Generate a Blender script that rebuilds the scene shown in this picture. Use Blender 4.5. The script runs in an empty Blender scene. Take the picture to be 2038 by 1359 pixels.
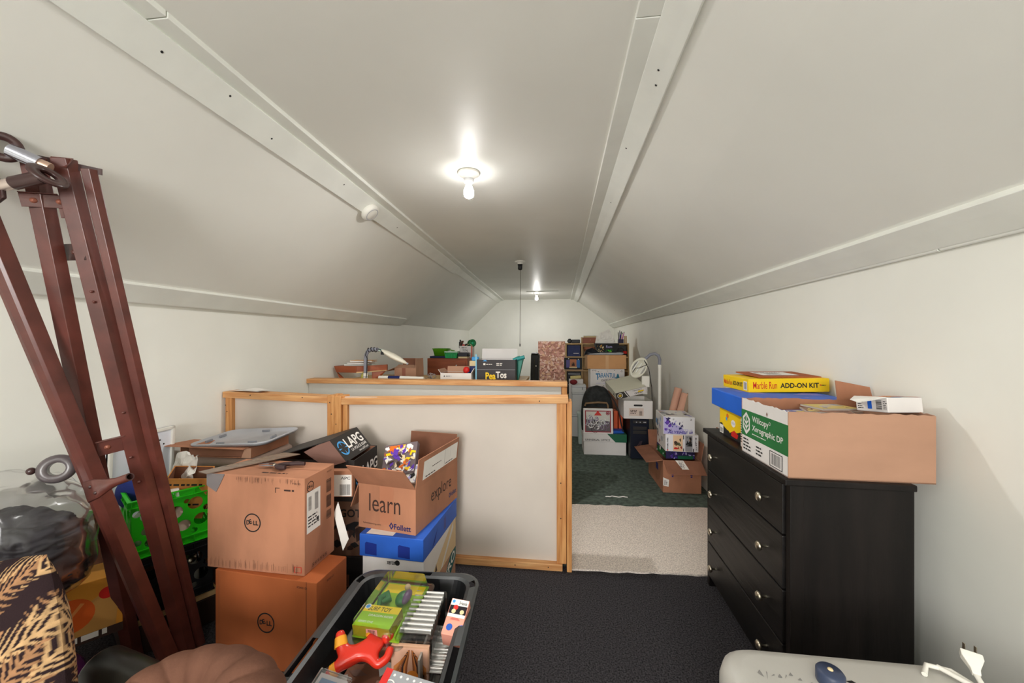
import bpy, bmesh, math, random
from mathutils import Vector, Matrix, noise
random.seed(7)
R = math.radians
C = bpy.context.scene.collection
sc = bpy.context.scene

# ------------------------------------------------------------------ camera, exposure, light
cam = bpy.data.cameras.new('camera'); camo = bpy.data.objects.new('camera', cam); C.objects.link(camo)
cam.sensor_width = 36; cam.lens = 750 * 36 / 2038; cam.clip_start = .02
camo.location = (0, 0, 1.3); camo.rotation_euler = (R(90), 0, math.atan(90 / 750))
sc.camera = camo
sc.view_settings.view_transform = 'Standard'; sc.view_settings.look = 'None'
sc.view_settings.gamma = 1; sc.view_settings.use_curve_mapping = False
sc.view_settings.exposure = 1.44
sc.cycles.use_denoising = True
sc.cycles.max_bounces = 14; sc.cycles.diffuse_bounces = 9; sc.cycles.glossy_bounces = 4
sc.cycles.transparent_max_bounces = 16; sc.cycles.transmission_bounces = 6
sc.cycles.caustics_reflective = False; sc.cycles.caustics_refractive = False
sc.cycles.sample_clamp_indirect = 4
w = bpy.data.worlds.new('world'); sc.world = w; w.use_nodes = True
w.node_tree.nodes['Background'].inputs[0].default_value = (.75, .85, 1, 1)
w.node_tree.nodes['Background'].inputs[1].default_value = .6
BULB_ON = 560.0        # emission of the lit ceiling bulbs
# front fill light, added in an unseen gable window behind the camera
L = bpy.data.lights.new('window_fill', 'AREA'); L.shape = 'RECTANGLE'; L.size = 1.25; L.size_y = 1.0
L.energy = 42; L.color = (1, .975, .94)
Lo = bpy.data.objects.new('window_fill', L); C.objects.link(Lo)
Lo.location = (-.45, -2.64, 1.45); Lo.rotation_euler = (R(90), 0, 0)

# ------------------------------------------------------------------ materials
def lin(c):
    c /= 255
    return c / 12.92 if c <= .04045 else ((c + .055) / 1.055) ** 2.4
def S(r, g, b, k=1.0):
    return tuple(min(.95, lin(v) * k) for v in (r, g, b))
_m = {}
def M(name, col=None, rough=.6, metal=0, spec=.4, nscale=0, namt=0, bump=0, bscale=200, stretch=(1, 1, 1), col2=None, kind=None):
    if name in _m: return _m[name]
    m = bpy.data.materials.new(name); m.use_nodes = True; _m[name] = m
    nt = m.node_tree; b = nt.nodes['Principled BSDF']
    b.inputs['Base Color'].default_value = (*col, 1); b.inputs['Roughness'].default_value = rough
    b.inputs['Metallic'].default_value = metal; b.inputs['Specular IOR Level'].default_value = spec
    m.diffuse_color = (*col, 1)
    if nscale or bump:
        tc = nt.nodes.new('ShaderNodeTexCoord'); mp = nt.nodes.new('ShaderNodeMapping')
        mp.inputs['Scale'].default_value = stretch; nt.links.new(tc.outputs['Object'], mp.inputs[0])
    if nscale:
        n = nt.nodes.new('ShaderNodeTexNoise'); n.inputs['Scale'].default_value = nscale; n.inputs['Detail'].default_value = 6
        nt.links.new(mp.outputs[0], n.inputs['Vector'])
        rp = nt.nodes.new('ShaderNodeValToRGB'); nt.links.new(n.outputs['Fac'], rp.inputs[0])
        c2 = col2 or tuple(v * (1 - namt) for v in col); c1 = col if col2 else tuple(min(.95, v * (1 + namt * .5)) for v in col)
        rp.color_ramp.elements[0].position = .33; rp.color_ramp.elements[1].position = .66
        rp.color_ramp.elements[0].color = (*c2, 1); rp.color_ramp.elements[1].color = (*c1, 1)
        nt.links.new(rp.outputs[0], b.inputs['Base Color'])
    if bump:
        n2 = nt.nodes.new('ShaderNodeTexNoise'); n2.inputs['Scale'].default_value = bscale; n2.inputs['Detail'].default_value = 4
        nt.links.new(mp.outputs[0], n2.inputs['Vector'])
        bp = nt.nodes.new('ShaderNodeBump'); bp.inputs['Strength'].default_value = bump; bp.inputs['Distance'].default_value = .004
        nt.links.new(n2.outputs['Fac'], bp.inputs['Height']); nt.links.new(bp.outputs[0], b.inputs['Normal'])
    return m
def M_clear(name, tint=(.95, .97, .97), refl=.10, rough=.08):
    if name in _m: return _m[name]
    m = bpy.data.materials.new(name); m.use_nodes = True; _m[name] = m; nt = m.node_tree; nt.nodes.clear()
    o = nt.nodes.new('ShaderNodeOutputMaterial'); mx = nt.nodes.new('ShaderNodeMixShader')
    t = nt.nodes.new('ShaderNodeBsdfTransparent'); g = nt.nodes.new('ShaderNodeBsdfGlossy'); lw = nt.nodes.new('ShaderNodeLayerWeight')
    t.inputs[0].default_value = (*tint, 1); g.inputs['Roughness'].default_value = rough; lw.inputs['Blend'].default_value = .25
    ad = nt.nodes.new('ShaderNodeMath'); ad.operation = 'ADD'; ad.use_clamp = True; ad.inputs[1].default_value = refl
    ml = nt.nodes.new('ShaderNodeMath'); ml.operation = 'MULTIPLY'; ml.inputs[1].default_value = .7
    nt.links.new(lw.outputs['Fresnel'], ml.inputs[0]); nt.links.new(ml.outputs[0], ad.inputs[0]); nt.links.new(ad.outputs[0], mx.inputs[0])
    nt.links.new(t.outputs[0], mx.inputs[1]); nt.links.new(g.outputs[0], mx.inputs[2]); nt.links.new(mx.outputs[0], o.inputs[0])
    return m
def M_emit(name, col, s):
    m = bpy.data.materials.new(name); m.use_nodes = True; _m[name] = m; b = m.node_tree.nodes['Principled BSDF']
    b.inputs['Emission Color'].default_value = (*col, 1); b.inputs['Emission Strength'].default_value = s
    return m
paint = M('wall_paint', S(238, 238, 231, 1.0), .5, spec=.25, nscale=2.2, namt=.035, bump=.12, bscale=14)
paintc = M('ceiling_paint', S(238, 238, 232, 1.0), .46, spec=.45, nscale=1.5, namt=.04, bump=.12, bscale=9)
trim = M('trim_paint', S(238, 240, 234, 1.0), .38, spec=.4, nscale=6, namt=.04, bump=.15, bscale=30)
drywall = M('primed_drywall', S(212, 202, 192), .7, nscale=3, namt=.04, bump=.06, bscale=40)
drywall2 = M('white_drywall', S(218, 216, 210), .7, nscale=3, namt=.04, bump=.06, bscale=40)
pine = M('pine_stud', S(220, 170, 116), .55, nscale=9, namt=.3, bump=.1, bscale=60, stretch=(.5, 6, 6), col2=S(192, 132, 80))
pinev = M('pine_stud_upright', S(216, 160, 100), .55, nscale=9, namt=.3, bump=.1, bscale=60, stretch=(6, 6, .5), col2=S(184, 120, 66))
carpet_k = M('black_carpet', S(62, 60, 63), .95, spec=.1, nscale=150, namt=.75, bump=.8, bscale=420)
carpet_g = M('green_carpet', S(96, 108, 100), .95, spec=.1, nscale=26, namt=.4, bump=1.0, bscale=260)
carpet_b = M('beige_carpet', S(236, 222, 212), .95, spec=.1, nscale=130, namt=.35, bump=1.0, bscale=260)
kraft = M('kraft_board', S(178, 124, 96), .75, spec=.2, nscale=5, namt=.24, bump=.05, bscale=90, stretch=(1, 1, .4))
kraft_o = M('kraft_board_orange', S(168, 92, 52), .75, spec=.2, nscale=5, namt=.14, bump=.05, bscale=90, stretch=(1, 1, .4))
kraft_p = M('kraft_board_pale', S(178, 138, 114), .75, spec=.2, nscale=6, namt=.12, bump=.05, bscale=90, stretch=(.4, 1, 1))
kraft_d = M('kraft_inside', S(138, 94, 74), .8, spec=.15, nscale=8, namt=.15)
ink = M('black_ink', (.012, .012, .013), .6)
inkb = M('brown_ink', S(60, 40, 34), .7)
white = M('white_board', S(226, 222, 220), .6, nscale=6, namt=.04)
whitep = M('white_paper', S(236, 233, 228), .7, nscale=12, namt=.05)
whiteplastic = M('white_plastic', S(228, 226, 218), .4)
blue = M('blue_board', S(38, 92, 190), .55, nscale=6, namt=.15)
blue2 = M('bright_blue_board', S(22, 100, 215), .5, nscale=5, namt=.1)
navy = M('navy', S(20, 34, 92), .5)
teal = M('teal_ink', S(20, 98, 100), .6)
green = M('green_ink', S(36, 112, 58), .6, nscale=5, namt=.2)
dkgreen = M('dark_green_board', S(24, 96, 66), .55)
yellow = M('yellow_board', S(245, 204, 10), .5)
orange = M('orange_ink', S(226, 110, 30), .55)
red = M('red_ink', S(206, 34, 28), .5)
black = M('black_plastic', S(24, 25, 27), .45, nscale=8, namt=.3)
blackm = M('black_board', S(40, 37, 36), .55, nscale=6, namt=.2)
blackwood = M('black_stained_wood', S(28, 23, 21), .5, spec=.25, nscale=16, namt=.75, bump=.5, bscale=34, stretch=(1, 1, .12), col2=S(14, 11, 10))
blackwoodh = M('black_stained_wood_front', S(28, 25, 24), .42, spec=.35, nscale=16, namt=.75, bump=.5, bscale=34, stretch=(1, .12, 1), col2=S(13, 11, 11))
nickel = M('brushed_nickel', S(205, 196, 176), .3, metal=1)
chrome = M('chrome', S(190, 192, 205), .16, metal=1)
steel = M('brown_enamel_steel', S(92, 46, 38), .32, spec=.6, nscale=14, namt=.3, bump=.05, bscale=50)
steel_d = M('dark_brown_steel', S(62, 38, 36), .3, spec=.6, nscale=10, namt=.3)
grey = M('grey_plastic', S(170, 172, 178), .45, nscale=5, namt=.06)
greybrown = M('taupe_plastic', S(132, 112, 100), .5, nscale=4, namt=.08)
greymetal = M('grey_enamel', S(186, 184, 178), .4, nscale=5, namt=.06)
lime = M('lime_plastic', S(40, 190, 22), .4, nscale=3, namt=.08)
redwood = M('reddish_wood', S(158, 82, 48), .45, nscale=5, namt=.3, stretch=(.3, 2, 3))
wood = M('light_wood', S(206, 172, 122), .6, nscale=6, namt=.2, stretch=(1, 1, .3))
clear = M_clear('clear_plastic')
film = M_clear('clear_film', (.95, .95, .96), .035, .2)
silver = M('silver_ink', S(176, 178, 184), .35)
pink = M('pink_ink', S(226, 160, 150), .5)
purple = M('purple_ink', S(96, 56, 170), .5)
violet = M('violet_ink', S(62, 52, 156), .5)
lilac = M('lilac_ink', S(180, 174, 220), .5)
skyb = M('sky_blue_ink', S(70, 160, 226), .5)
cream = M('cream_ink', S(226, 206, 160), .6)
olive = M('olive', S(70, 66, 40), .7)

# ------------------------------------------------------------------ mesh helpers
class MB:
    def __init__(s): s.v = []; s.f = []; s.m = []; s.T = None; s.sm = []
    def add(s, vs, fs, mat, smooth=False):
        b = len(s.v)
        if s.T is not None: vs = [s.T @ Vector(p) for p in vs]
        s.v += [tuple(p) for p in vs]; s.f += [tuple(b + i for i in f) for f in fs]
        s.m += [mat] * len(fs); s.sm += [smooth] * len(fs); return s
    def box(s, a, b, mat):
        (x0, y0, z0), (x1, y1, z1) = a, b
        vs = [(x, y, z) for z in (z0, z1) for x, y in ((x0, y0), (x1, y0), (x1, y1), (x0, y1))]
        return s.add(vs, [(3, 2, 1, 0), (4, 5, 6, 7), (0, 1, 5, 4), (1, 2, 6, 5), (2, 3, 7, 6), (3, 0, 4, 7)], mat)
    def panel(s, pts, off, mat):
        pts = [Vector(p) for p in pts]; off = Vector(off); n = len(pts)
        vs = pts + [p + off for p in pts]
        fs = [tuple(range(n))[::-1], tuple(range(n, 2 * n))] + [(i, (i + 1) % n, n + (i + 1) % n, n + i) for i in range(n)]
        return s.add(vs, fs, mat)
    def tube(s, path, r, mat, n=10, cap=True):
        path = [Vector(p) for p in path]; k = len(path); rs = r if isinstance(r, (list, tuple)) else [r] * k
        vs = []; up = None
        for i, p in enumerate(path):
            t = (path[min(i + 1, k - 1)] - path[max(i - 1, 0)]).normalized()
            if up is None:
                up = Vector((0, 0, 1)) if abs(t.z) < .9 else Vector((1, 0, 0))
            a = (up - t * up.dot(t)).normalized(); up = a; b = t.cross(a)
            for j in range(n):
                q = 2 * math.pi * j / n; vs.append(p + (a * math.cos(q) + b * math.sin(q)) * rs[i])
        fs = [(i * n + j, i * n + (j + 1) % n, (i + 1) * n + (j + 1) % n, (i + 1) * n + j) for i in range(k - 1) for j in range(n)]
        s.add(vs, fs, mat, True)
        if cap: s.add(vs[:n], [tuple(range(n))[::-1]], mat); s.add(vs[-n:], [tuple(range(n))], mat)
        return s
    def lathe(s, prof, mat, n=20, c=(0, 0, 0), axis=(0, 0, 1)):
        ax = Vector(axis).normalized(); q = Vector((0, 0, 1)).rotation_difference(ax); c = Vector(c)
        vs = [c + q @ Vector((r * math.cos(2 * math.pi * j / n), r * math.sin(2 * math.pi * j / n), z)) for r, z in prof for j in range(n)]
        fs = [(i * n + j, i * n + (j + 1) % n, (i + 1) * n + (j + 1) % n, (i + 1) * n + j) for i in range(len(prof) - 1) for j in range(n)]
        return s.add(vs, fs, mat, True)
    def ball(s, c, r, mat, n=14, m=9):
        rx, ry, rz = r if isinstance(r, (tuple, list)) else (r, r, r); vs = []; fs = []
        for i in range(m + 1):
            th = math.pi * i / m
            for j in range(n):
                ph = 2 * math.pi * j / n; vs.append((c[0] + rx * math.sin(th) * math.cos(ph), c[1] + ry * math.sin(th) * math.sin(ph), c[2] + rz * math.cos(th)))
        for i in range(m):
            for j in range(n): fs.append((i * n + j, (i + 1) * n + j, (i + 1) * n + (j + 1) % n, i * n + (j + 1) % n))
        return s.add(vs, fs, mat, True)
    def grid(s, fn, nu, nv, mat, smooth=True):
        vs = [fn(i / nu, j / nv) for j in range(nv + 1) for i in range(nu + 1)]
        fs = [(j * (nu + 1) + i, j * (nu + 1) + i + 1, (j + 1) * (nu + 1) + i + 1, (j + 1) * (nu + 1) + i) for j in range(nv) for i in range(nu)]
        return s.add(vs, fs, mat, smooth)
    def loops(s, rings, mat, closed=True, smooth=False, caps=(False, False), skip=None):
        n = len(rings[0]); vs = [p for r in rings for p in r]; fs = []
        for i in range(len(rings) - 1):
            for j in range(n if closed else n - 1):
                if skip and skip(i, j): continue
                fs.append((i * n + j, i * n + (j + 1) % n, (i + 1) * n + (j + 1) % n, (i + 1) * n + j))
        if caps[0]: fs.append(tuple(range(n))[::-1])
        if caps[1]: fs.append(tuple(range((len(rings) - 1) * n, len(rings) * n)))
        return s.add(vs, fs, mat, smooth)
    def build(s, name, parent=None, bevel=0, seg=2, loc=None):
        me = bpy.data.meshes.new(name); me.from_pydata(s.v, [], s.f)
        mats = []
        for m in s.m:
            if m not in mats: mats.append(m)
        for m in mats: me.materials.append(m)
        ix = {m: i for i, m in enumerate(mats)}
        me.polygons.foreach_set('material_index', [ix[m] for m in s.m])
        me.polygons.foreach_set('use_smooth', s.sm); me.update()
        o = bpy.data.objects.new(name, me); C.objects.link(o)
        if parent: o.parent = parent
        if loc: o.location = loc
        if bevel:
            b = o.modifiers.new('bevel', 'BEVEL'); b.width = bevel; b.segments = seg; b.limit_method = 'ANGLE'; b.angle_limit = R(40)
        return o
def rrect(w, d, r, n=5, cx=0, cy=0, z=0):
    pts = []
    for (sx, sy, a0) in ((1, -1, -90), (1, 1, 0), (-1, 1, 90), (-1, -1, 180)):
        for k in range(n + 1):
            a = R(a0 + 90 * k / n); pts.append((cx + sx * (w / 2 - r) + r * math.cos(a), cy + sy * (d / 2 - r) + r * math.sin(a), z))
    return pts
_txt = {}
def textgeo(body, bold=0, shear=0, space=1):
    key = (body, bold, shear, space)
    if key in _txt: return _txt[key]
    cu = bpy.data.curves.new('t', 'FONT'); cu.body = body; cu.offset = bold; cu.shear = shear; cu.resolution_u = 3; cu.space_character = space
    o = bpy.data.objects.new('t', cu); s2 = bpy.data.scenes.get('tmp') or bpy.data.scenes.new('tmp'); s2.collection.objects.link(o)
    me = cu_to_mesh(o, s2)
    vs = [(v.co.x, v.co.y) for v in me.vertices]; fs = [tuple(p.vertices) for p in me.polygons]
    bpy.data.objects.remove(o); bpy.data.curves.remove(cu); bpy.data.meshes.remove(me)
    if vs:
        x0 = min(v[0] for v in vs); x1 = max(v[0] for v in vs); y0 = min(v[1] for v in vs); y1 = max(v[1] for v in vs)
        vs = [((x - x0) / max(1e-6, x1 - x0), (y - y0) / max(1e-6, y1 - y0)) for x, y in vs]
    _txt[key] = (vs, fs); return _txt[key]
def cu_to_mesh(o, s2):
    vl = s2.view_layers[0]; vl.update()
    dg = vl.depsgraph
    return bpy.data.meshes.new_from_object(o.evaluated_get(dg))
def plate(outline, holes, thick, mat, T):
    """flat plate in local xy with elliptical/polygon holes, extruded by thick; T maps to place"""
    cu = bpy.data.curves.new('p', 'CURVE'); cu.dimensions = '2D'; cu.fill_mode = 'BOTH'; cu.extrude = thick / 2
    for pts in [outline] + holes:
        sp = cu.splines.new('POLY'); sp.points.add(len(pts) - 1)
        for p, q in zip(sp.points, pts): p.co = (q[0], q[1], 0, 1)
        sp.use_cyclic_u = True
    o = bpy.data.objects.new('p', cu); s2 = bpy.data.scenes.get('tmp') or bpy.data.scenes.new('tmp'); s2.collection.objects.link(o)
    me = cu_to_mesh(o, s2); mb = MB(); mb.T = T
    mb.add([tuple(v.co) for v in me.vertices], [tuple(p.vertices) for p in me.polygons], mat)
    bpy.data.objects.remove(o); bpy.data.curves.remove(cu); bpy.data.meshes.remove(me)
    return mb
def ell(cx, cy, rx, ry=None, n=18):
    ry = ry or rx
    return [(cx + rx * math.cos(2 * math.pi * i / n), cy + ry * math.sin(2 * math.pi * i / n)) for i in range(n)]
class Fr:
    """a flat print surface: origin, unit u, unit v; things printed are lifted along the normal"""
    def __init__(s, o, u, v): s.o = Vector(o); s.u = Vector(u).normalized(); s.v = Vector(v).normalized(); s.n = s.u.cross(s.v); s.k = 0
    def p(s, a, b, l): return s.o + s.u * a + s.v * b + s.n * l
    def lift(s): s.k += 1; return .0006 + .00004 * s.k
    def poly(s, mb, pts, mat):
        l = s.lift(); mb.add([s.p(a, b, l) for a, b in pts], [tuple(range(len(pts)))], mat)
    def rect(s, mb, a0, b0, a1, b1, mat): s.poly(mb, [(a0, b0), (a1, b0), (a1, b1), (a0, b1)], mat)
    def disc(s, mb, a, b, r, mat, ry=None, n=24): s.poly(mb, ell(a, b, r, ry, n), mat)
    def ring(s, mb, a, b, r, t, mat, n=32, a0=0, a1=360, ry=None):
        l = s.lift(); vs = []; ry = ry or r
        for i in range(n + 1):
            q = R(a0 + (a1 - a0) * i / n); c, d = math.cos(q), math.sin(q)
            vs += [s.p(a + (r - t) * c, b + (ry - t) * d, l), s.p(a + r * c, b + ry * d, l)]
        mb.add(vs, [(2 * i, 2 * i + 1, 2 * i + 3, 2 * i + 2) for i in range(n)], mat)
    def text(s, mb, body, a, b, wd, ht, mat, bold=0, shear=0, rot=0, arch=0, space=1):
        vs, fs = textgeo(body, bold, shear, space); l = s.lift(); c, d = math.cos(R(rot)), math.sin(R(rot))
        out = []
        for x, y in vs:
            X, Y = x * wd, y * ht + arch * (1 - (2 * x - 1) ** 2); out.append(s.p(a + X * c - Y * d, b + X * d + Y * c, l))
        mb.add(out, fs, mat)
    def bars(s, mb, a0, b0, a1, b1, mat, n=14, vert=False, seed=1):
        r = random.Random(seed); x = 0; w = (b1 - b0) if vert else (a1 - a0); l = s.lift()
        while x < w:
            t = w / n * r.uniform(.25, .75); g = w / n * r.uniform(.25, .6)
            t = min(t, w - x)
            q = [(a0, b0 + x), (a1, b0 + x), (a1, b0 + x + t), (a0, b0 + x + t)] if vert else [(a0 + x, b0), (a0 + x + t, b0), (a0 + x + t, b1), (a0 + x, b1)]
            mb.add([s.p(a, b, l) for a, b in q], [(0, 1, 2, 3)], mat); x += t + g
    def lines(s, mb, a0, b0, a1, b1, mat, n=4, seed=1, fill=.45):
        """rows of small print too small to read"""
        r = random.Random(seed); h = (b1 - b0) / n; l = s.lift()
        for i in range(n):
            x = a0; e = a1 - (a1 - a0) * r.uniform(0, .35)
            while x < e:
                t = min(e - x, h * r.uniform(.5, 2.0)); y = b1 - h * (i + .75)
                mb.add([s.p(x, y, l), s.p(x + t, y, l), s.p(x + t, y + h * fill, l), s.p(x, y + h * fill, l)], [(0, 1, 2, 3)], mat); x += t + h * .35
    def shards(s, mb, a0, b0, a1, b1, mats, n=30, seed=1, size=.2):
        r = random.Random(seed); W, H = a1 - a0, b1 - b0
        for i in range(n):
            cx, cy = r.uniform(a0, a1), r.uniform(b0, b1); q = r.uniform(0, 6.3); k = r.randint(3, 6); S1 = min(W, H) * size * r.uniform(.5, 1.3); e = r.uniform(.25, .7)
            pts = []
            for j in range(k):
                t = 2 * math.pi * j / k; x, y = S1 * math.cos(t), S1 * e * math.sin(t)
                pts.append((min(a1, max(a0, cx + x * math.cos(q) - y * math.sin(q))), min(b1, max(b0, cy + x * math.sin(q) + y * math.cos(q)))))
            s.poly(mb, pts, r.choice(mats))
    def swirl(s, mb, cx, cy, r0, turns, t, mat, a0=0, n=26, k=1.0):
        l = s.lift(); vs = []
        for i in range(n + 1):
            f = i / n; q = a0 + turns * 6.283 * f; r = r0 * (1 - .85 * f); w2 = t * (1 - abs(2 * f - 1) * .7)
            for rr in (r - w2, r + w2): vs.append(s.p(cx + rr * math.cos(q) * k, cy + rr * math.sin(q), l))
        mb.add(vs, [(2 * i, 2 * i + 1, 2 * i + 3, 2 * i + 2) for i in range(n)], mat)

def tag(o, label, cat, group=None):
    o['label'] = label; o['category'] = cat
    if group: o['group'] = group
    return o
def thing(name, label, cat, loc=(0, 0, 0), rot=0, group=None, e=None):
    o = bpy.data.objects.new(name, None); C.objects.link(o); o.location = loc; o.rotation_euler = e or (0, 0, R(rot)); o.empty_display_size = .05
    return tag(o, label, cat, group)
def struct(o): o['kind'] = 'structure'; return o
def faces(w, d, h):
    return {'F': Fr((0, 0, 0), (1, 0, 0), (0, 0, 1)), 'R': Fr((w, 0, 0), (0, 1, 0), (0, 0, 1)), 'L': Fr((0, d, 0), (0, -1, 0), (0, 0, 1)), 'T': Fr((0, 0, h), (1, 0, 0), (0, 1, 0)), 'B': Fr((w, d, 0), (-1, 0, 0), (0, 0, 1))}
def closed_box(t, w, d, h, mat, name='body', bevel=.003):
    return MB().box((0, 0, 0), (w, d, h), mat).build(name, t, bevel)
def open_box(t, w, d, h, mat, inner, flaps=(), th=.004, fl=None, name='body'):
    """carton without a lid; flaps: (side, length, angle from upright outward)"""
    b = MB()
    b.box((0, 0, 0), (w, d, th), mat)
    b.box((0, 0, th), (w, th, h), mat); b.box((0, d - th, th), (w, d, h), mat)
    b.box((0, th, th), (th, d - th, h), mat); b.box((w - th, th, th), (w, d - th, h), mat)
    i = .0006
    b.add([(th, d - th - i, th), (w - th, d - th - i, th), (w - th, d - th - i, h - .002), (th, d - th - i, h - .002)], [(0, 1, 2, 3)], inner)
    b.add([(th + i, th, th), (th + i, d - th, th), (th + i, d - th, h - .002), (th + i, th, h - .002)], [(0, 1, 2, 3)], inner)
    b.add([(w - th - i, th, th), (w - th - i, d - th, th), (w - th - i, d - th, h - .002), (w - th - i, th, h - .002)], [(3, 2, 1, 0)], inner)
    o = b.build(name, t)
    E = {'F': ((0, 0), (w, 0), (0, -1)), 'B': ((w, d), (0, d), (0, 1)), 'R': ((w, 0), (w, d), (1, 0)), 'L': ((0, d), (0, 0), (-1, 0))}
    out = []
    for side, ln, ang in flaps:
        (ax, ay), (bx, by), (nx, ny) = E[side]; a = R(ang)
        A = Vector((ax, ay, h)); B = Vector((bx, by, h)); D = Vector((nx * math.sin(a), ny * math.sin(a), math.cos(a))) * ln
        N = Vector((nx * math.cos(a), ny * math.cos(a), -math.sin(a))); e = (B - A).normalized() * .006
        f = MB(); f.panel([A + e * .3, B - e * .3, B + D - e, A + D + e], -N * th, fl or mat)
        f.add([p - N * (th + .0006) for p in (A + e * .3, B - e * .3, B + D - e, A + D + e)], [(0, 1, 2, 3)], inner)
        fo = f.build('flap', t)
        fo['_'] = 0
        del fo['_']
        out.append((fo, Fr(A, (B - A), D)))
    return o, out
def seam(fr, mb, w, d, mat): fr.rect(mb, 0, d / 2 - .001, w, d / 2 + .001, mat)

# ------------------------------------------------------------------ the room shell
Y0, Y1 = -2.62, 8.84
XL, XR, ZC = -2.10, 1.29, 2.285
def cl(y): return -1.229 - .0106 * y        # left ceiling corner
def cr(y): return .307 + .0096 * y          # right ceiling corner
def kl(y): return 1.49 + .0077 * y          # left knee height
KR = 1.62
def slab(name, pts, n, mat, t=.06):
    b = MB(); b.panel(pts, Vector(n) * t, mat); return struct(b.build(name))
def ceil_n(a, b): return Vector((b[0] - a[0], 0, b[1] - a[1])).normalized()
YA = 2.20; YB = 3.06
slab('floor', [(XL - .1, Y0 - .1, 0), (XR + .1, Y0 - .1, 0), (XR + .1, YA, 0), (XL - .1, YA, 0)], (0, 0, -1), carpet_k)
slab('floor', [(XL - .1, YA, -.001), (XR + .1, YA, -.001), (XR + .1, Y1 + .1, -.001), (XL - .1, Y1 + .1, -.001)], (0, 0, -1), carpet_g)
rn = random.Random(3)
edge_n = [(.06 + (XR - .06) * i / 26, 2.165 + .055 * i / 26 + rn.uniform(-.006, .006)) for i in range(27)]
edge_f = [(.06 + (XR - .06) * i / 26, 3.02 + .07 * i / 26 + rn.uniform(-.012, .012)) for i in range(27)][::-1]
b = MB(); b.panel([(x, y, 0) for x, y in edge_n + edge_f], (0, 0, .009), carpet_b); struct(b.build('floor'))
slab('wall_left', [(XL, Y0, 0), (XL, Y1, 0), (XL, Y1, kl(Y1)), (XL, Y0, kl(Y0))], (-1, 0, 0), paint)
slab('wall_right', [(XR, Y0, 0), (XR, Y0, KR), (XR, Y1, KR), (XR, Y1, 0)], (1, 0, 0), paint)
slab('wall_back', [(XL, Y1, 0), (XR, Y1, 0), (XR, Y1, KR), (cr(Y1), Y1, ZC), (cl(Y1), Y1, ZC), (XL, Y1, kl(Y1))], (0, 1, 0), paint)
# front gable behind the camera with a window opening added for the fill light
wx0, wx1, wz0, wz1 = -1.1, .2, .95, 1.98
def gab(pts): 
    return [(x, Y0, z) for x, z in pts]
b = MB()
for pts in ([(XL, 0), (XR, 0), (XR, wz0), (XL, wz0)], [(XL, wz0), (wx0, wz0), (wx0, wz1), (XL + .5, wz1), (XL, kl(Y0))], [(wx1, wz0), (XR, wz0), (XR, KR), (XR - .5, wz1), (wx1, wz1)], [(XL + .5, wz1), (XR - .5, wz1), (cr(Y0), ZC), (cl(Y0), ZC)]):
    b.panel(gab(pts), (0, -.1, 0), paint)
struct(b.build('wall_front'))
b = MB()
for a, c in (((wx0 - .08, Y0, wz0 - .08), (wx1 + .08, Y0 + .02, wz0)), ((wx0 - .08, Y0, wz1), (wx1 + .08, Y0 + .02, wz1 + .08)), ((wx0 - .08, Y0, wz0), (wx0, Y0 + .02, wz1)), ((wx1, Y0, wz0), (wx1 + .08, Y0 + .02, wz1)), ((wx0, Y0 - .01, 1.44), (wx1, Y0 + .01, 1.48))):
    b.box(a, c, trim)
struct(b.build('fill_window_1'))  # frame of the added window, out of view around the fill light
slab('ceiling', [(cl(Y0), Y0, ZC), (cl(Y1), Y1, ZC), (cr(Y1), Y1, ZC), (cr(Y0), Y0, ZC)], (0, 0, 1), paintc)
YS = 4.86
def sl(name, side, ya, yb, off=0, t=.06):
    f = (lambda y: ((XL, kl(y)), (cl(y), ZC))) if side < 0 else (lambda y: ((XR, KR), (cr(y), ZC)))
    (a0, c0), (a1, c1) = f(ya), f(yb)
    n = Vector((c0[0] - a0[0], 0, c0[1] - a0[1])); n = Vector((-n.z, 0, n.x)).normalized() * (1 if side < 0 else -1)
    if n.z < 0: n = -n
    pts = [(a0[0], ya, a0[1]), (a1[0], yb, a1[1]), (c1[0], yb, c1[1]), (c0[0], ya, c0[1])]
    b = MB(); b.panel([Vector(p) - n * off for p in pts], n * t, paintc); return struct(b.build(name))
sl('ceiling', 1, Y0, Y1); sl('ceiling', -1, Y0, Y1)
sl('ceiling', -1, Y0, YS, off=.016, t=.016)
# boards over the joints
def along(name, ya, yb, sec, mat=trim, n=1):
    b = MB(); ra = [Vector((x, ya, z)) for x, z in sec(ya)]; rb = [Vector((x, yb, z)) for x, z in sec(yb)]
    b.loops([ra, rb], mat, caps=(True, True)); return struct(b.build(name, bevel=.002))
def ssec(side, s0, s1, t, from_top=True):
    def f(y):
        a = Vector((XL, kl(y))) if side < 0 else Vector((XR, KR)); c = Vector((cl(y), ZC)) if side < 0 else Vector((cr(y), ZC))
        e = (a - c).normalized() if from_top else (c - a).normalized(); o = c if from_top else a
        n = Vector((-e.y, e.x));  n = n if n.y < 0 else -n
        return [tuple(q) for q in (o + e * s0 + n * .0, o + e * s1 + n * .0, o + e * s1 + n * t, o + e * s0 + n * t)]
    return f
def csec(side, s, t): 
    def f(y):
        c = cl(y) if side < 0 else cr(y); d = s * (1 if side < 0 else -1)
        return [(c, ZC), (c + d, ZC), (c + d, ZC - t), (c, ZC - t)]
    return f
for ya, yb in ((Y0, .99), (.994, 3.2), (3.2, YS)): along('trim_1', ya, yb, csec(-1, .085, .02))
along('trim_1', YS + .02, Y1, csec(-1, .075, .018))
for ya, yb in ((Y0, 4.35), (4.352, 4.80)): along('trim_2', ya, yb, ssec(-1, .0, .118, .038))
along('trim_2', YS, Y1, ssec(-1, 0, .098, .016))
for ya, yb in ((Y0, 1.16), (1.164, Y1)): along('trim_3', ya, yb, csec(1, .085, .02))
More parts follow.
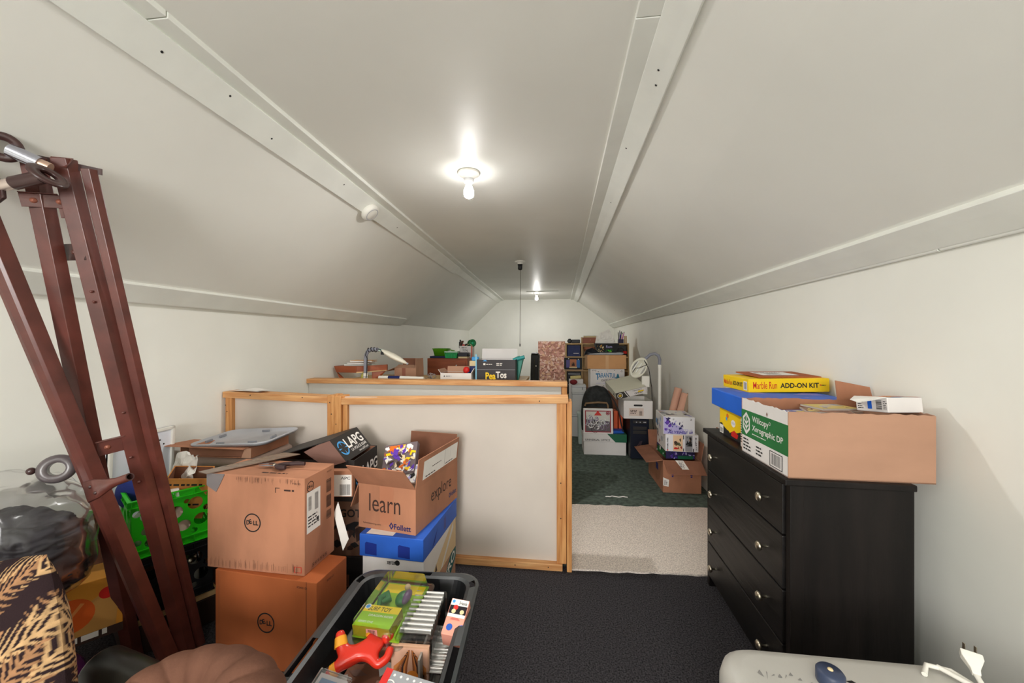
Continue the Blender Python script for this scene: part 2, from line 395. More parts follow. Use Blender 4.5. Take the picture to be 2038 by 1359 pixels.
along('trim_4', Y0, Y1, ssec(1, 0, .10, .026))
along('trim_5', Y0, 4.80, ssec(-1, .02, .135, .034, False))
along('trim_6', Y0, Y1, ssec(1, .016, .142, .024, False))
# thin round moulding under the right knee board, in two lengths
for ya, yb in ((Y0, 1.42), (1.428, 4.6)):
    b = MB(); b.tube([(XR - .014, ya, 1.612), (XR - .014, yb, 1.612)], .010, trim, 10); struct(b.build('trim_7'))

def nail_marks(side, pts, t_):
    b = MB()
    for y, d in pts:
        a = Vector((XL, 0, kl(y))) if side < 0 else Vector((XR, 0, KR)); c = Vector((cl(y), 0, ZC)) if side < 0 else Vector((cr(y), 0, ZC))
        e = (a - c).normalized(); n = Vector((-e.z, 0, e.x)); n = n if n.z < 0 else -n
        b.lathe([(.0045, 0), (.004, .0006), (0, .0006)], ink, 8, c + e * d + n * (t_ + .0002) + Vector((0, y, 0)), n)
    struct(b.build('trim_8'))
nail_marks(-1, ((1.06, .05), (1.55, .07), (2.1, .04), (2.9, .06), (1.3, .03)), .038); nail_marks(1, ((1.35, .05), (1.42, .06), (1.9, .03), (2.6, .05)), .026)
# stair half walls (studs, plates, drywall)
def plank(name, a, c, parent, mat=pine, bevel=.003): return MB().box(a, c, mat).build(name, parent, bevel)
def half_front():
    t = bpy.data.objects.new('wall_stair_near', None); C.objects.link(t); struct(t); t.location = (0, 2.152, 0)
    # y=0 is the face of the studs
    b = MB(); b.box((-1.31, .030, .03), (.035, .045, .96), drywall); b.build('panel', t)
    b = MB(); b.box((-2.095, .030, .03), (-1.38, .045, .96), drywall); b.build('panel', t)
    def top(x0, x1, z0, z1, th=.038, y0=-.012, y1=.095):
        b = MB(); vs = []
        for x, z in ((x0, z0), (x1, z1)): vs += [(x, y0, z - th), (x, y1, z - th), (x, y1, z), (x, y0, z)]
        b.add(vs, [(3, 2, 1, 0), (4, 5, 6, 7), (0, 1, 5, 4), (1, 2, 6, 5), (2, 3, 7, 6), (3, 0, 4, 7)], pine); return b
    top(-1.300, .062, .955, .988).build('top_plate', t, .003)
    top(-2.095, -1.385, .984, .962).build('top_plate', t, .003)
    b = MB(); b.box((-1.31, -.006, .0), (.03, .042, .038), pine); b.build('bottom_plate', t, .003)
    plank('bottom_plate', (-2.095, -.006, 0), (-1.38, .042, .038), t)
    plank('stud', (-.003, .004, .038), (.052, .09, .948), t, pinev)
    plank('stud', (.054, -.008, 0), (.082, .10, .962), t, pinev)
    plank('stud', (-1.388, -.014, 0), (-1.345, .09, .972), t, pinev); plank('stud', (-1.343, -.014, 0), (-1.300, .09, .968), t, pinev)
    plank('stud', (-1.298, .006, .038), (-1.270, .09, .925), t, pinev)
    plank('stud', (-2.09, .004, .038), (-2.045, .09, .945), t, pinev)
    nail = MB()
    for x, z in ((-1.37, .93), (-1.36, .86), (-1.33, .80), (-2.07, .9), (-2.06, .86), (-.1, .962), (-.24, .02), (-.05, .02), (.02, .3), (.02, .5), (-1.9, .965), (-1.55, .957)):
        nail.lathe([(0.0035, 0), (.003, .0012), (0, .0013)], ink, 8, (x, -.0145 if x < -1.29 else (-.0125 if z > .9 else -.0065), z), (0, -1, 0))
    nail.build('nail_head', t)
def half_back():
    t = bpy.data.objects.new('wall_stair_far', None); C.objects.link(t); struct(t); t.location = (0, 2.955, 0)
    MB().box((-2.098, .02, 0), (.03, .05, .955), drywall2).build('panel', t)
    MB().box((-2.098, -.01, .948), (.078, .10, .986), pine).build('top_plate', t, .003)
    plank('stud', (.034, .0, 0), (.076, .09, .946), t, pinev)
half_front(); half_back()

for k, (x, y, lab) in enumerate(((-2.06, 2.16, 'curled white paper sheet on the left end of the stair half wall'), (-1.99, 2.17, 'thin white paper sheet overlapping another on stair half wall'))):
    t = thing('paper_sheet', lab, 'paper', (x, y, .981 + .003 * k))
    MB().grid(lambda u, v: (u * (.20 - .04 * k), v * .08, .003 + .010 * abs(math.sin(3.2 * u + k)) * (.4 + .6 * v)), 14, 5, whitep).build('sheet', t)
# ------------------------------------------------------------------ ceiling fittings
def lamp(y, label, lit=True, bulb=True, k=1.0):
    x = {-.32: -.53, 2.151: -.512, 4.60: -.452, 7.62: -.413}[y]
    t = thing('ceiling_light', label, 'light', (x, y, ZC), 0, None)
    MB().lathe([(.0, -.001), (.062, -.001), (.066, -.006), (.062, -.013), (.045, -.018), (.036, -.03), (.030, -.038)], whiteplastic, 28).build('base', t)
    MB().lathe([(.030, -.036), (.027, -.06), (.0, -.06)], M('socket_collar', S(200, 200, 200), .5) if lit else ink, 22).build('socket', t)
    if bulb:
        m = M_emit('lit_bulb_%d' % int(k * 10), (1, .97, .935), BULB_ON * k); mn = M_emit('lit_neck_%d' % int(k * 10), (1, .97, .935), 13.0 * k)
        MB().lathe([(.013, -.058), (.014, -.068), (.022, -.088), (.0288, -.106), (.0294, -.116), (.0285, -.130), (.026, -.139)], mn, 20).build('bulb_neck', t)
        MB().lathe([(.026, -.139), (.015, -.147), (.0, -.149)], m, 20).build('bulb', t)
    else:
        MB().lathe([(.024, -.058), (.027, -.068), (.027, -.098), (.020, -.106), (.017, -.08), (.0, -.078)], ink, 18).build('socket_shell', t)
    return t
lamp(2.151, 'bare white ceiling bulb in porcelain holder, the nearer lit one', k=1.4)
lamp(7.62, 'bare lit ceiling bulb at the far end by the white batten', k=1.7)
lamp(4.60, 'porcelain ceiling lamp holder without a bulb, showing a black socket', False, False)
lamp(-.32, 'bare lit ceiling bulb behind the camera', k=.75)
b = MB().box((-.60, 7.36, ZC - .018), (.03, 7.46, ZC), trim).build('ceiling_batten', None, .004); tag(b, 'flat white painted batten across the far ceiling by the bulb', 'batten')
t = thing('pull_cord', 'long thin pull cord hanging from the ceiling past the empty socket', 'cord', (-.452, 4.66, 0))
MB().tube([(0, 0, ZC), (0, 0, 2.1), (-.006, .01, 1.6), (-.008, .01, 1.27)], .0028, M('cord_brown', S(96, 86, 74), .8), 6).build('cord', t)
MB().lathe([(0, 0), (.006, .006), (.007, .03), (.003, .04)], ink, 8, (-.008, .01, 1.235)).build('pull_knob', t)
# round smoke alarm on the left slope board
e = (Vector((XL, 0, 1.51)) - Vector((-1.255, 0, ZC))).normalized(); nn = Vector((-e.z, 0, e.x)); nn = nn if nn.z < 0 else -nn
t = thing('smoke_alarm', 'round white smoke alarm on the left sloped ceiling board', 'alarm', Vector((-1.255, 2.47, ZC)) + e * .085 + nn * .036)
MB().lathe([(0, 0), (.062, 0), (.066, .006), (.064, .026), (.052, .036), (0, .038)], whiteplastic, 30, (0, 0, 0), nn).build('cover', t)
MB().lathe([(.042, .0), (.045, .002), (.048, .0)], grey, 30, nn * .0365, nn).build('vent_ring', t)

# ------------------------------------------------------------------ dresser and what stands on it
def dresser():
    W, D, H = .41, .762, .832
    t = thing('dresser', 'tall black wood-grain dresser with round silver knobs along right wall', 'dresser', (.78, 1.382, 0), -1.3)
    b = MB(); b.box((.012, .006, .03), (W - .03, .026, H - .022), blackwood); b.box((.012, D - .026, .03), (W - .03, D - .006, H - .022), blackwood)
    b.box((.03, .026, .06), (W - .03, D - .026, .08), blackwood); b.box((W - .045, .026, .08), (W - .04, D - .026, H - .022), blackwood)
    b.box((.006, .002, 0), (.05, .03, H - .022), blackwood); b.box((.006, D - .03, 0), (.05, D - .002, H - .022), blackwood)
    b.build('body', t, .003)
    MB().box((-.012, -.003, H - .022), (W - .028, D + .014, H), blackwood).build('top', t, .004)
    zs = [.065, .245, .435, .625, .806]
    for i in range(4):
        d = MB().box((-.002, .034, zs[i] + .003), (.02, D - .034, zs[i + 1] - .003), blackwoodh).build('drawer', t, .003)
        for y in (.14, D - .14):
            MB().lathe([(.005, 0), (.005, .018), (.015, .022), (.018, .028), (.014, .034), (0, .036)], nickel, 20, (-.002, y, (zs[i] + zs[i + 1]) / 2), (-1, 0, 0)).build('knob', d)
dresser()
def willcopy():
    w_, d_, h_ = .444, .336, .226
    t = thing('paper_carton', 'open cardboard carton with green and white printed end on near dresser top', 'box', (.785, 1.392, .8325), -.6)
    b = MB(); th = .004
    # torn, uneven top edges
    r = random.Random(5)
    def wall(p, q, off, mat, hh=0):
        n = 26; P, Q = Vector(p), Vector(q); top = [P.lerp(Q, i / n) + Vector((0, 0, h_ + hh + r.uniform(-.003, .0025))) for i in range(n + 1)]
        b.panel([P, Q] + top[::-1], off, mat)
    wall((0, 0, 0), (w_, 0, 0), (0, th, 0), kraft_p); wall((0, d_, 0), (w_, d_, 0), (0, -th, 0), kraft)
    wall((w_, th, 0), (w_, d_ - th, 0), (-th, 0, 0), kraft_p); wall((0, th, 0), (0, d_ - th, 0), (th, 0, 0), white)
    b.box((0, 0, 0), (w_, d_, th), kraft_p); b.build('body', t)
    f = Fr((0, d_, 0), (0, -1, 0), (0, 0, 1)); p = MB()
    f.rect(p, 0, .072, d_, .180, green); p.build('green_band', t)
    p = MB(); f.k = 5; k = d_
    f.text(p, 'Willcopy', .27 * k, .135, .36 * k, .030, white, .012); f.text(p, 'Xerographic DP', .27 * k, .100, .64 * k, .029, white, .012); f.ring(p, .655 * k, .160, .006, .0018, white)
    f.lines(p, .27 * k, .088, .60 * k, .096, white, 1, 3)
    p.build('lettering', t)
    p = MB(); cx, cy = .125 * k, .126
    hexo = [(cx, cy + .047), (cx + .030, cy + .022), (cx + .030, cy - .022), (cx, cy - .047), (cx - .030, cy - .022), (cx - .030, cy + .022)]
    f.poly(p, hexo, white); f.poly(p, [(cx + (x - cx) * .72, cy + (y - cy) * .72) for x, y in hexo], green)
    f.rect(p, cx - .0028, cy - .036, cx + .0028, cy + .03, white)
    for s2 in (-1, 1):
        for dz in (-.012, .006): f.poly(p, [(cx, cy + dz - .012), (cx + s2 * .018, cy + dz + .004), (cx + s2 * .018, cy + dz + .012), (cx, cy + dz - .003)], white)
    p.build('leaf_emblem', t)
    p = MB(); f.lines(p, .05 * k, .012, .25 * k, .066, ink, 4, 2); p.build('small_print', t); p = MB(); f.lines(p, .36 * k, .016, .52 * k, .056, ink, 3, 6); p.build('small_print', t); p = MB()
    f.rect(p, .655 * k, .008, .90 * k, .064, ink); f.rect(p, .668 * k, .011, .888 * k, .061, white); f.bars(p, .69 * k, .016, .87 * k, .057, ink, 14)
    p.build('barcode_label', t)
    p = MB(); f.poly(p, [(.60 * k, .183), (.615 * k, .192), (.60 * k, .201), (.588 * k, .192)], kraft_d); p.build('thumb_slot', t)
    # cards packed upright inside, and loose ones on top
    r = random.Random(9); cols = [kraft_d, M('card_a', S(150, 110, 92), .6), M('card_b', S(196, 186, 176), .5), M('card_c', S(120, 92, 84), .6), M('card_d', S(90, 100, 170), .5), M('card_e', S(214, 190, 110), .5)]
    for col in range(3):
        y = .012
        while y < d_ - .016:
            th2 = r.uniform(.006, .013); x0 = .01 + col * .146; m = r.choice(cols); zt = .168 + r.uniform(-.006, .012)
            c = thing('card_sleeve', 'flat printed card sleeve packed upright in green end carton', 'card', t.matrix_basis @ Vector((x0, y, .006)), -.6, 'card sleeves packed in the carton on the dresser')
            MB().box((0, 0, 0), (.14, th2 * .8, zt), m).build('sleeve', c); y += th2
    for i, (x, y, a, mm, lab) in enumerate(((.06, .10, 12, cols[4], 'blue edged booklet lying flat on packed card sleeves, leftmost'), (.15, .16, -20, cols[1], 'brown booklet lying flat on the card sleeves, middle of three'), (.22, .18, 8, cols[5], 'yellow and grey booklet lying flat on card sleeves, next to small white carton'))):
        c = thing('booklet', lab, 'booklet', t.matrix_basis @ Vector((x, y, .190 + i * .007)), a)
        MB().box((0, 0, 0), (.15, .11, .006), cols[2]).build('pages', c)
        p = MB(); f2 = Fr((0, 0, .006), (1, 0, 0), (0, 1, 0)); f2.rect(p, .003, .003, .147, .107, mm); f2.shards(p, .01, .01, .14, .1, cols, 9, i, .3); p.build('cover', c)
willcopy()
def small_white():
    t = thing('small_carton', 'small white carton with blue label on open carton of card sleeves', 'box', (1.115, 1.42, 1.058), 0, e=(R(-6), 0, R(9)))
    w_, d_, h_ = .125, .115, .052
    closed_box(t, w_, d_, h_, white); F = faces(w_, d_, h_); f = F['L']; p = MB()
    f.rect(p, .045, .010, .060, .042, blue2); f.bars(p, .075, .008, .095, .042, ink, 8, True); f.lines(p, .008, .008, .03, .044, ink, 5, 4); f.lines(p, .1, .01, .113, .04, ink, 5, 2); p.build('blue_label', t)
    p = MB(); F['T'].shards(p, .0, .0, w_, d_, [orange, cream, skyb, pink, whitep], 16, 4, .32); p.build('top_print', t)
    fl = MB(); fl.panel([(-.004, d_, h_), (-.004, .0, h_), (-.04, .02, h_ - .012), (-.045, .06, h_ - .02), (-.04, d_ - .02, h_ - .012)], (0, 0, .0015), whitep); fl.build('tuck_flap', t)
small_white()
def boxes_on_dresser():
    w_, d_, h_ = .32, .26, .133
    t = thing('puzzle_box', 'yellow and black game box under blue box at back of dresser', 'box', (.835, 1.80, .833), .5)
    closed_box(t, w_, d_, h_, yellow); f = faces(w_, d_, h_)['L']; p = MB()
    r = random.Random(4); sil = [(0, 0), (d_, 0), (d_, .03)] + [(d_ * (1 - i / 18), .030 + r.uniform(0, .016) + .012 * math.sin(i * .5)) for i in range(1, 18)] + [(0, .05)]
    f.poly(p, sil, ink); p.build('skyline_print', t); p = MB(); f.rect(p, .004, .004, .045, .046, whitep); f.bars(p, .008, .008, .04, .03, ink, 10)
    p.build('barcode_label', t); p = MB(); f.poly(p, ell(.15, .075, .022, .017), whitep); f.text(p, 'PUZZLE', .136, .071, .03, .009, blue)
    p.build('lettering', t); p = MB(); f.poly(p, [(.13, .012), (.19, .010), (.20, .03), (.16, .044), (.13, .03)], red); f.disc(p, .09, .10, .012, orange); f.disc(p, .08, .085, .009, skyb)
    p.build('print', t)
    t = thing('label_box', 'narrow white box with fine print beside the yellow game box', 'box', (.812, 1.745, .833), 1)
    closed_box(t, .2, .045, .125, whitep); f = faces(.2, .045, .125)['L']; p = MB(); f.lines(p, .004, .02, .024, .115, inkb, 9, 3); f.poly(p, [(.028, .02), (.043, .02), (.043, .08), (.032, .06)], ink); p.build('print', t)
    w_, d_, h_ = .43, .38, .086
    t = thing('blue_box', 'flat bright blue lidded box under the marble run kit', 'box', (.80, 1.750, .968), -3)
    b = MB().box((0, 0, 0), (w_, d_, h_), blue2).build('lid', t, .004)
    p = MB(); F = faces(w_, d_, h_); F['F'].rect(p, .0, 0, .012, h_, M('blue_dark', S(20, 74, 190), .5)); F['T'].shards(p, .02, .02, w_ - .02, d_ - .02, [M('violet_blue', S(110, 120, 220), .5)], 8, 3, .25); p.build('scuffs', t)
    w_, d_, h_ = .362, .262, .064
    t = thing('marble_run_box', 'yellow marble run kit box on top of blue box', 'box', (.915, 1.935, 1.0545), 3, e=(0, R(-1.2), R(1.5)))
    closed_box(t, w_, d_, h_, yellow, bevel=.002); F = faces(w_, d_, h_); f = F['F']; p = MB()
    f.text(p, 'Marble Run', .020, .017, .108, .034, red, .006); f.text(p, 'ADD-ON KIT', .143, .020, .172, .024, ink, .03); f.lines(p, .325, .028, .357, .036, inkb, 1, 2); f.disc(p, .322, .033, .004, orange)
    p.build('lettering', t); p = MB(); f = F['L']; f.text(p, 'Marble Run', .012, .018, .085, .026, red, .006); f.text(p, 'ADD-ON KIT', .105, .02, .10, .022, ink, .03); f.rect(p, .215, .008, .248, .05, whitep); f.bars(p, .219, .012, .244, .046, ink, 9)
    p.build('lettering', t)
    t = thing('envelope', 'brown cardboard mailer with white label on top of yellow kit box', 'envelope', (.975, 1.97, 1.1225), 4, e=(R(2), R(-.5), R(2)))
    MB().box((0, 0, 0), (.29, .22, .006), kraft_o).build('mailer', t, .002)
    p = MB(); f = Fr((0, 0, .006), (1, 0, 0), (0, 1, 0)); f.rect(p, .05, .05, .22, .18, whitep); f.bars(p, .09, .08, .16, .13, ink, 10); f.lines(p, .06, .14, .2, .17, inkb, 2, 1); p.build('address_label', t)
    t = thing('cardboard_sheet', 'bent brown cardboard piece behind small white carton on dresser', 'cardboard', (1.16, 1.72, 1.0565), 10)
    MB().panel([(0, 0, 0), (.125, -.03, 0), (.12, -.02, .055), (.0, .01, .08)], (0, .004, 0), kraft).build('sheet', t)
boxes_on_dresser()

# ------------------------------------------------------------------ grey enamel appliance, bottom right
def appliance():
    t = thing('appliance', 'grey enamelled appliance with rounded corners and blue knob, before the dresser', 'appliance', (.705, .77, 0))
    W, D, H = .60, .60, .5; rings = []
    for z, ins, r_ in ((0, .02, .07), (.03, .0, .08), (H - .05, 0, .08), (H - .018, .006, .08), (H - .004, .02, .075), (H, .04, .07)):
        rings.append(rrect(W - 2 * ins, D - 2 * ins, r_, 6, 0, 0, z))
    MB().loops(rings, greymetal, smooth=True, caps=(True, True)).build('casing', t)
    k = MB(); k.lathe([(0, 0), (.026, 0), (.028, .004), (.028, .026), (.024, .031), (0, .032)], M('slate_blue_plastic', S(52, 62, 86), .4), 28, (-.07, .195, H)); k.build('knob', t)
    MB().lathe([(0, 0), (.006, 0), (.005, .002), (0, .002)], cream, 10, (-.07, .195, H + .032)).build('knob_mark', t)
    p = MB(); f = Fr((0, 0, H), (1, 0, 0), (0, 1, 0)); rust_tone = M('rusty_shadow', S(196, 132, 84), .7)
    f.poly(p, [(-.055, .175), (-.03, .165), (-.01, .128), (-.017, .115), (-.035, .12), (-.063, .15)], rust_tone); p.build('rusty_shadow', t)  # rusty shadow of the knob, painted on the casing top
    p = MB(); f.poly(p, [(-.03, .205), (-.015, .208), (-.005, .195), (-.017, .192)], ink); f.poly(p, [(.095, .185), (.113, .188), (.129, .16), (.115, .157)], ink)
    f.rect(p, -.115, .185, -.109, .19, ink)
    p.build('slot', t)
    p = MB(); rr = random.Random(2)
    for i in range(7): f.poly(p, [(-.225 + i * .014, .195 + rr.uniform(-.01, .01)), (-.216 + i * .014, .205 + rr.uniform(-.01, .01)), (-.215 + i * .014, .203 + rr.uniform(-.01, .01))], M('pencil', S(130, 128, 126), .7))
    p.build('pencil_mark', t)
appliance()
def power_cord():
    t = thing('extension_cord', 'coiled white power cord with two pin plug on grey appliance', 'cord', (-.115, -.01, 0))
    m = whiteplastic
    MB().tube([(.985, 1.02, .506), (1.01, 1.045, .51), (1.05, 1.03, .512), (1.075, .98, .508), (1.09, .90, .506), (1.10, .80, .506)], .0055, m, 8).build('cord', t)
    MB().tube([(1.03, 1.04, .512), (1.055, .98, .518), (1.075, .90, .516), (1.12, .82, .512)], .0055, m, 8).build('cord', t)
    MB().tube([(1.05, .90, .512), (1.06, .95, .52), (1.068, .98, .524), (1.075, 1.0, .53)], .0055, m, 8).build('cord', t)
    d = Vector((.03, .05, .035)).normalized(); c = Vector((1.075, 1.0, .53)); sd = d.cross(Vector((0, 0, 1))).normalized(); up = sd.cross(d)
    def ring(k, a, h): return [c + d * k + sd * a * x + up * h * y for x, y in ((-1, -1), (1, -1), (1, 1), (-1, 1))]
    b = MB(); b.loops([ring(0, .007, .006), ring(.012, .008, .007), ring(.035, .018, .010), ring(.048, .018, .010)], m, caps=(True, True)); b.build('plug', t, .002)
    for s2 in (-1, 1): MB().box((0, 0, 0), (.0015, .006, .018), nickel).build('prong', t, loc=c + d * .048 + sd * .009 * s2)
power_cord()
def film_bag():
    t = thing('plastic_bag', 'crumpled clear plastic bag against right wall behind white cord', 'bag', (1.17, .86, 0))
    r = random.Random(3)
    def fn(u, v):
        a = 2 * math.pi * u; z = .50 * v; rr = (.075 + .02 * math.sin(3 * a + 5 * v) + .012 * math.sin(7 * a + 9 * v)) * (1 - .75 * max(0, v - .75) * 4 * .6)
        return (min(.085, rr * 1.0 * math.cos(a)), rr * 1.9 * math.sin(a), z + .01 * math.sin(5 * a))
    MB().grid(fn, 36, 20, film).build('film', t)
film_bag()

# ------------------------------------------------------------------ computer cartons
def dell_logo(fr, t, a, b, r):
    p = MB(); fr.ring(p, a, b, r, r * .13, ink, 40)
    h = r * .48
    fr.text(p, 'D', a - r * .72, b - h / 2, r * .36, h, ink, .03); fr.text(p, 'E', a - r * .30, b - h * .36, r * .32, h, ink, .03, rot=22)
    fr.text(p, 'LL', a + r * .10, b - h / 2, r * .60, h, ink, .03); p.build('logo', t)
def dell():
    w_, d_, h_ = .471, .187, .367
    t = thing('computer_carton', 'lower brown computer carton with round logo, standing on black carpet', 'box', (-1.392, 1.389, 0), -4.3)
    closed_box(t, w_, d_, h_, kraft_o); F = faces(w_, d_, h_); dell_logo(F['F'], t, .243, .182, .040)
    p = MB(); F['F'].text(p, 'P2421D', .385, .338, .045, .008, inkb); F['R'].text(p, 'P2421D', .06, .335, .04, .008, inkb); F['F'].rect(p, w_ - .045, .0, w_ - .0435, h_, inkb); F['F'].rect(p, .018, 0, .0192, h_, kraft_d); p.build('print', t)
    w_, d_, h_ = .445, .192, .388
    t = thing('computer_carton', 'upper worn brown computer carton with round logo and shipping label', 'box', (-1.44, 1.400, .3675), -1.8)
    closed_box(t, w_, d_, h_, kraft); F = faces(w_, d_, h_); f = F['F']; dell_logo(f, t, .212, .197, .038)
    p = MB(); f.text(p, 'P2421D', .392, .362, .036, .007, inkb); f.lines(p, .355, .33, .405, .345, inkb, 1, 8)
    f.rect(p, .315, .325, .318, .345, inkb); f.rect(p, .315, .343, .335, .346, inkb)
    f.rect(p, .40, .012, .432, .014, red); f.rect(p, .40, .034, .432, .036, red); f.rect(p, .40, .012, .402, .036, red); f.rect(p, .43, .012, .432, .036, red)
    r = random.Random(8)
    for i in range(60):
        x = r.uniform(.12, .42); f.rect(p, x, .362 + r.uniform(-.006, .012), x + .0006, .378 + r.uniform(0, .006), inkb)
        x = r.uniform(.01, .42); f.rect(p, x, .006 + r.uniform(0, .01), x + .0006, .03 + r.uniform(0, .02), inkb)
    p.build('print', t)
    f = F['R']; dell_logo(f, t, .034, .345, .021)
    p = MB(); f.rect(p, .012, .16, .095, .325, whitep); f.bars(p, .022, .25, .04, .305, ink, 12, True, 3); f.bars(p, .06, .24, .082, .31, ink, 16, True, 4); f.lines(p, .02, .18, .09, .23, ink, 4, 5); f.rect(p, .07, .19, .085, .205, ink); p.build('shipping_label', t)
    for z0, z1, n_ in ((.28, .335, 12), (.215, .265, 10), (.165, .20, 8)): p = MB(); f.bars(p, .135, z0, .168, z1, ink, n_, True, n_); p.build('barcode', t)
    p = MB(); f.text(p, 'P2421D', .14, .365, .03, .006, inkb)
    for i in range(6): f.rect(p, .045 + i * .016, .012, .056 + i * .016, .026, inkb); f.rect(p, .0465 + i * .016, .0135, .0545 + i * .016, .0245, kraft); f.disc(p, .0505 + i * .016, .019, .003, inkb, n=8)
    p.build('handling_symbols', t)
    # the clear parcel tape strip folded over the left end of the top
    tape = M('parcel_tape', S(118, 98, 84), .22, spec=.6, nscale=10, namt=.2, stretch=(.3, 4, 1))
    b = MB(); b.panel([(-.035, -.006, h_ + .003), (.02, -.022, h_ + .003), (.23, d_ + .06, h_ + .012), (.13, d_ + .075, h_ + .010)], (0, 0, .003), tape)
    b.panel([(0.0, -.002, h_), (.085, -.002, h_), (.062, -.002, h_ - .045), (.045, -.002, h_ - .075), (.0, -.002, h_ - .05)], (0, -.0008, 0), M('parcel_tape_shine', S(128, 122, 122), .1, spec=.8)); b.build('tape_strip', t)
    p = MB(); seam(F['T'], p, w_, d_, kraft_d); f = F['T']; f.lines(p, .22, .03, .36, .05, inkb, 1, 12); p.build('top_seam', t)
    # pruning shears
    s = thing('pruning_shears', 'small pruning shears with dark grips lying on the upper computer carton', 'shears', (-1.22, 1.485, .757), 12)
    grip = M('dark_grip', S(62, 44, 44), .55)
    MB().tube([(.02, 0, .011), (.05, .006, .012), (.10, .012, .013), (.135, .006, .012)], [.006, .009, .010, .008], grip, 10).build('handle', s)
    MB().tube([(.02, -.004, .011), (.035, -.022, .011), (.055, -.034, .011), (.075, -.036, .011)], [.006, .009, .011, .009], grip, 10).build('handle', s)
    MB().panel([(.022, -.008, .008), (.022, .006, .008), (-.02, .012, .008), (-.055, .004, .008), (-.02, -.004, .008)], (0, 0, .003), chrome).build('blade', s, .001)
    MB().panel([(.02, .006, .012), (-.02, .018, .012), (-.058, .010, .012), (-.03, .022, .012), (.0, .024, .012)], (0, 0, .004), steel_d).build('hook_blade', s, .001)
    MB().lathe([(0, 0), (.006, 0), (.006, .005), (0, .006)], nickel, 12, (.012, .0, .011)).build('pivot', s)
    # hanging paper sheet between the cartons
    s = thing('paper_sheet', 'white printed sheet sticking out beside the upper computer carton', 'paper', (0, 0, 0))
    q = [(-.985, 1.60, .575), (-.940, 1.61, .405), (-.962, 1.60, .355), (-1.0, 1.59, .525)]
    MB().panel(q, (.001, -.001, 0), whitep).build('sheet', s)
dell()

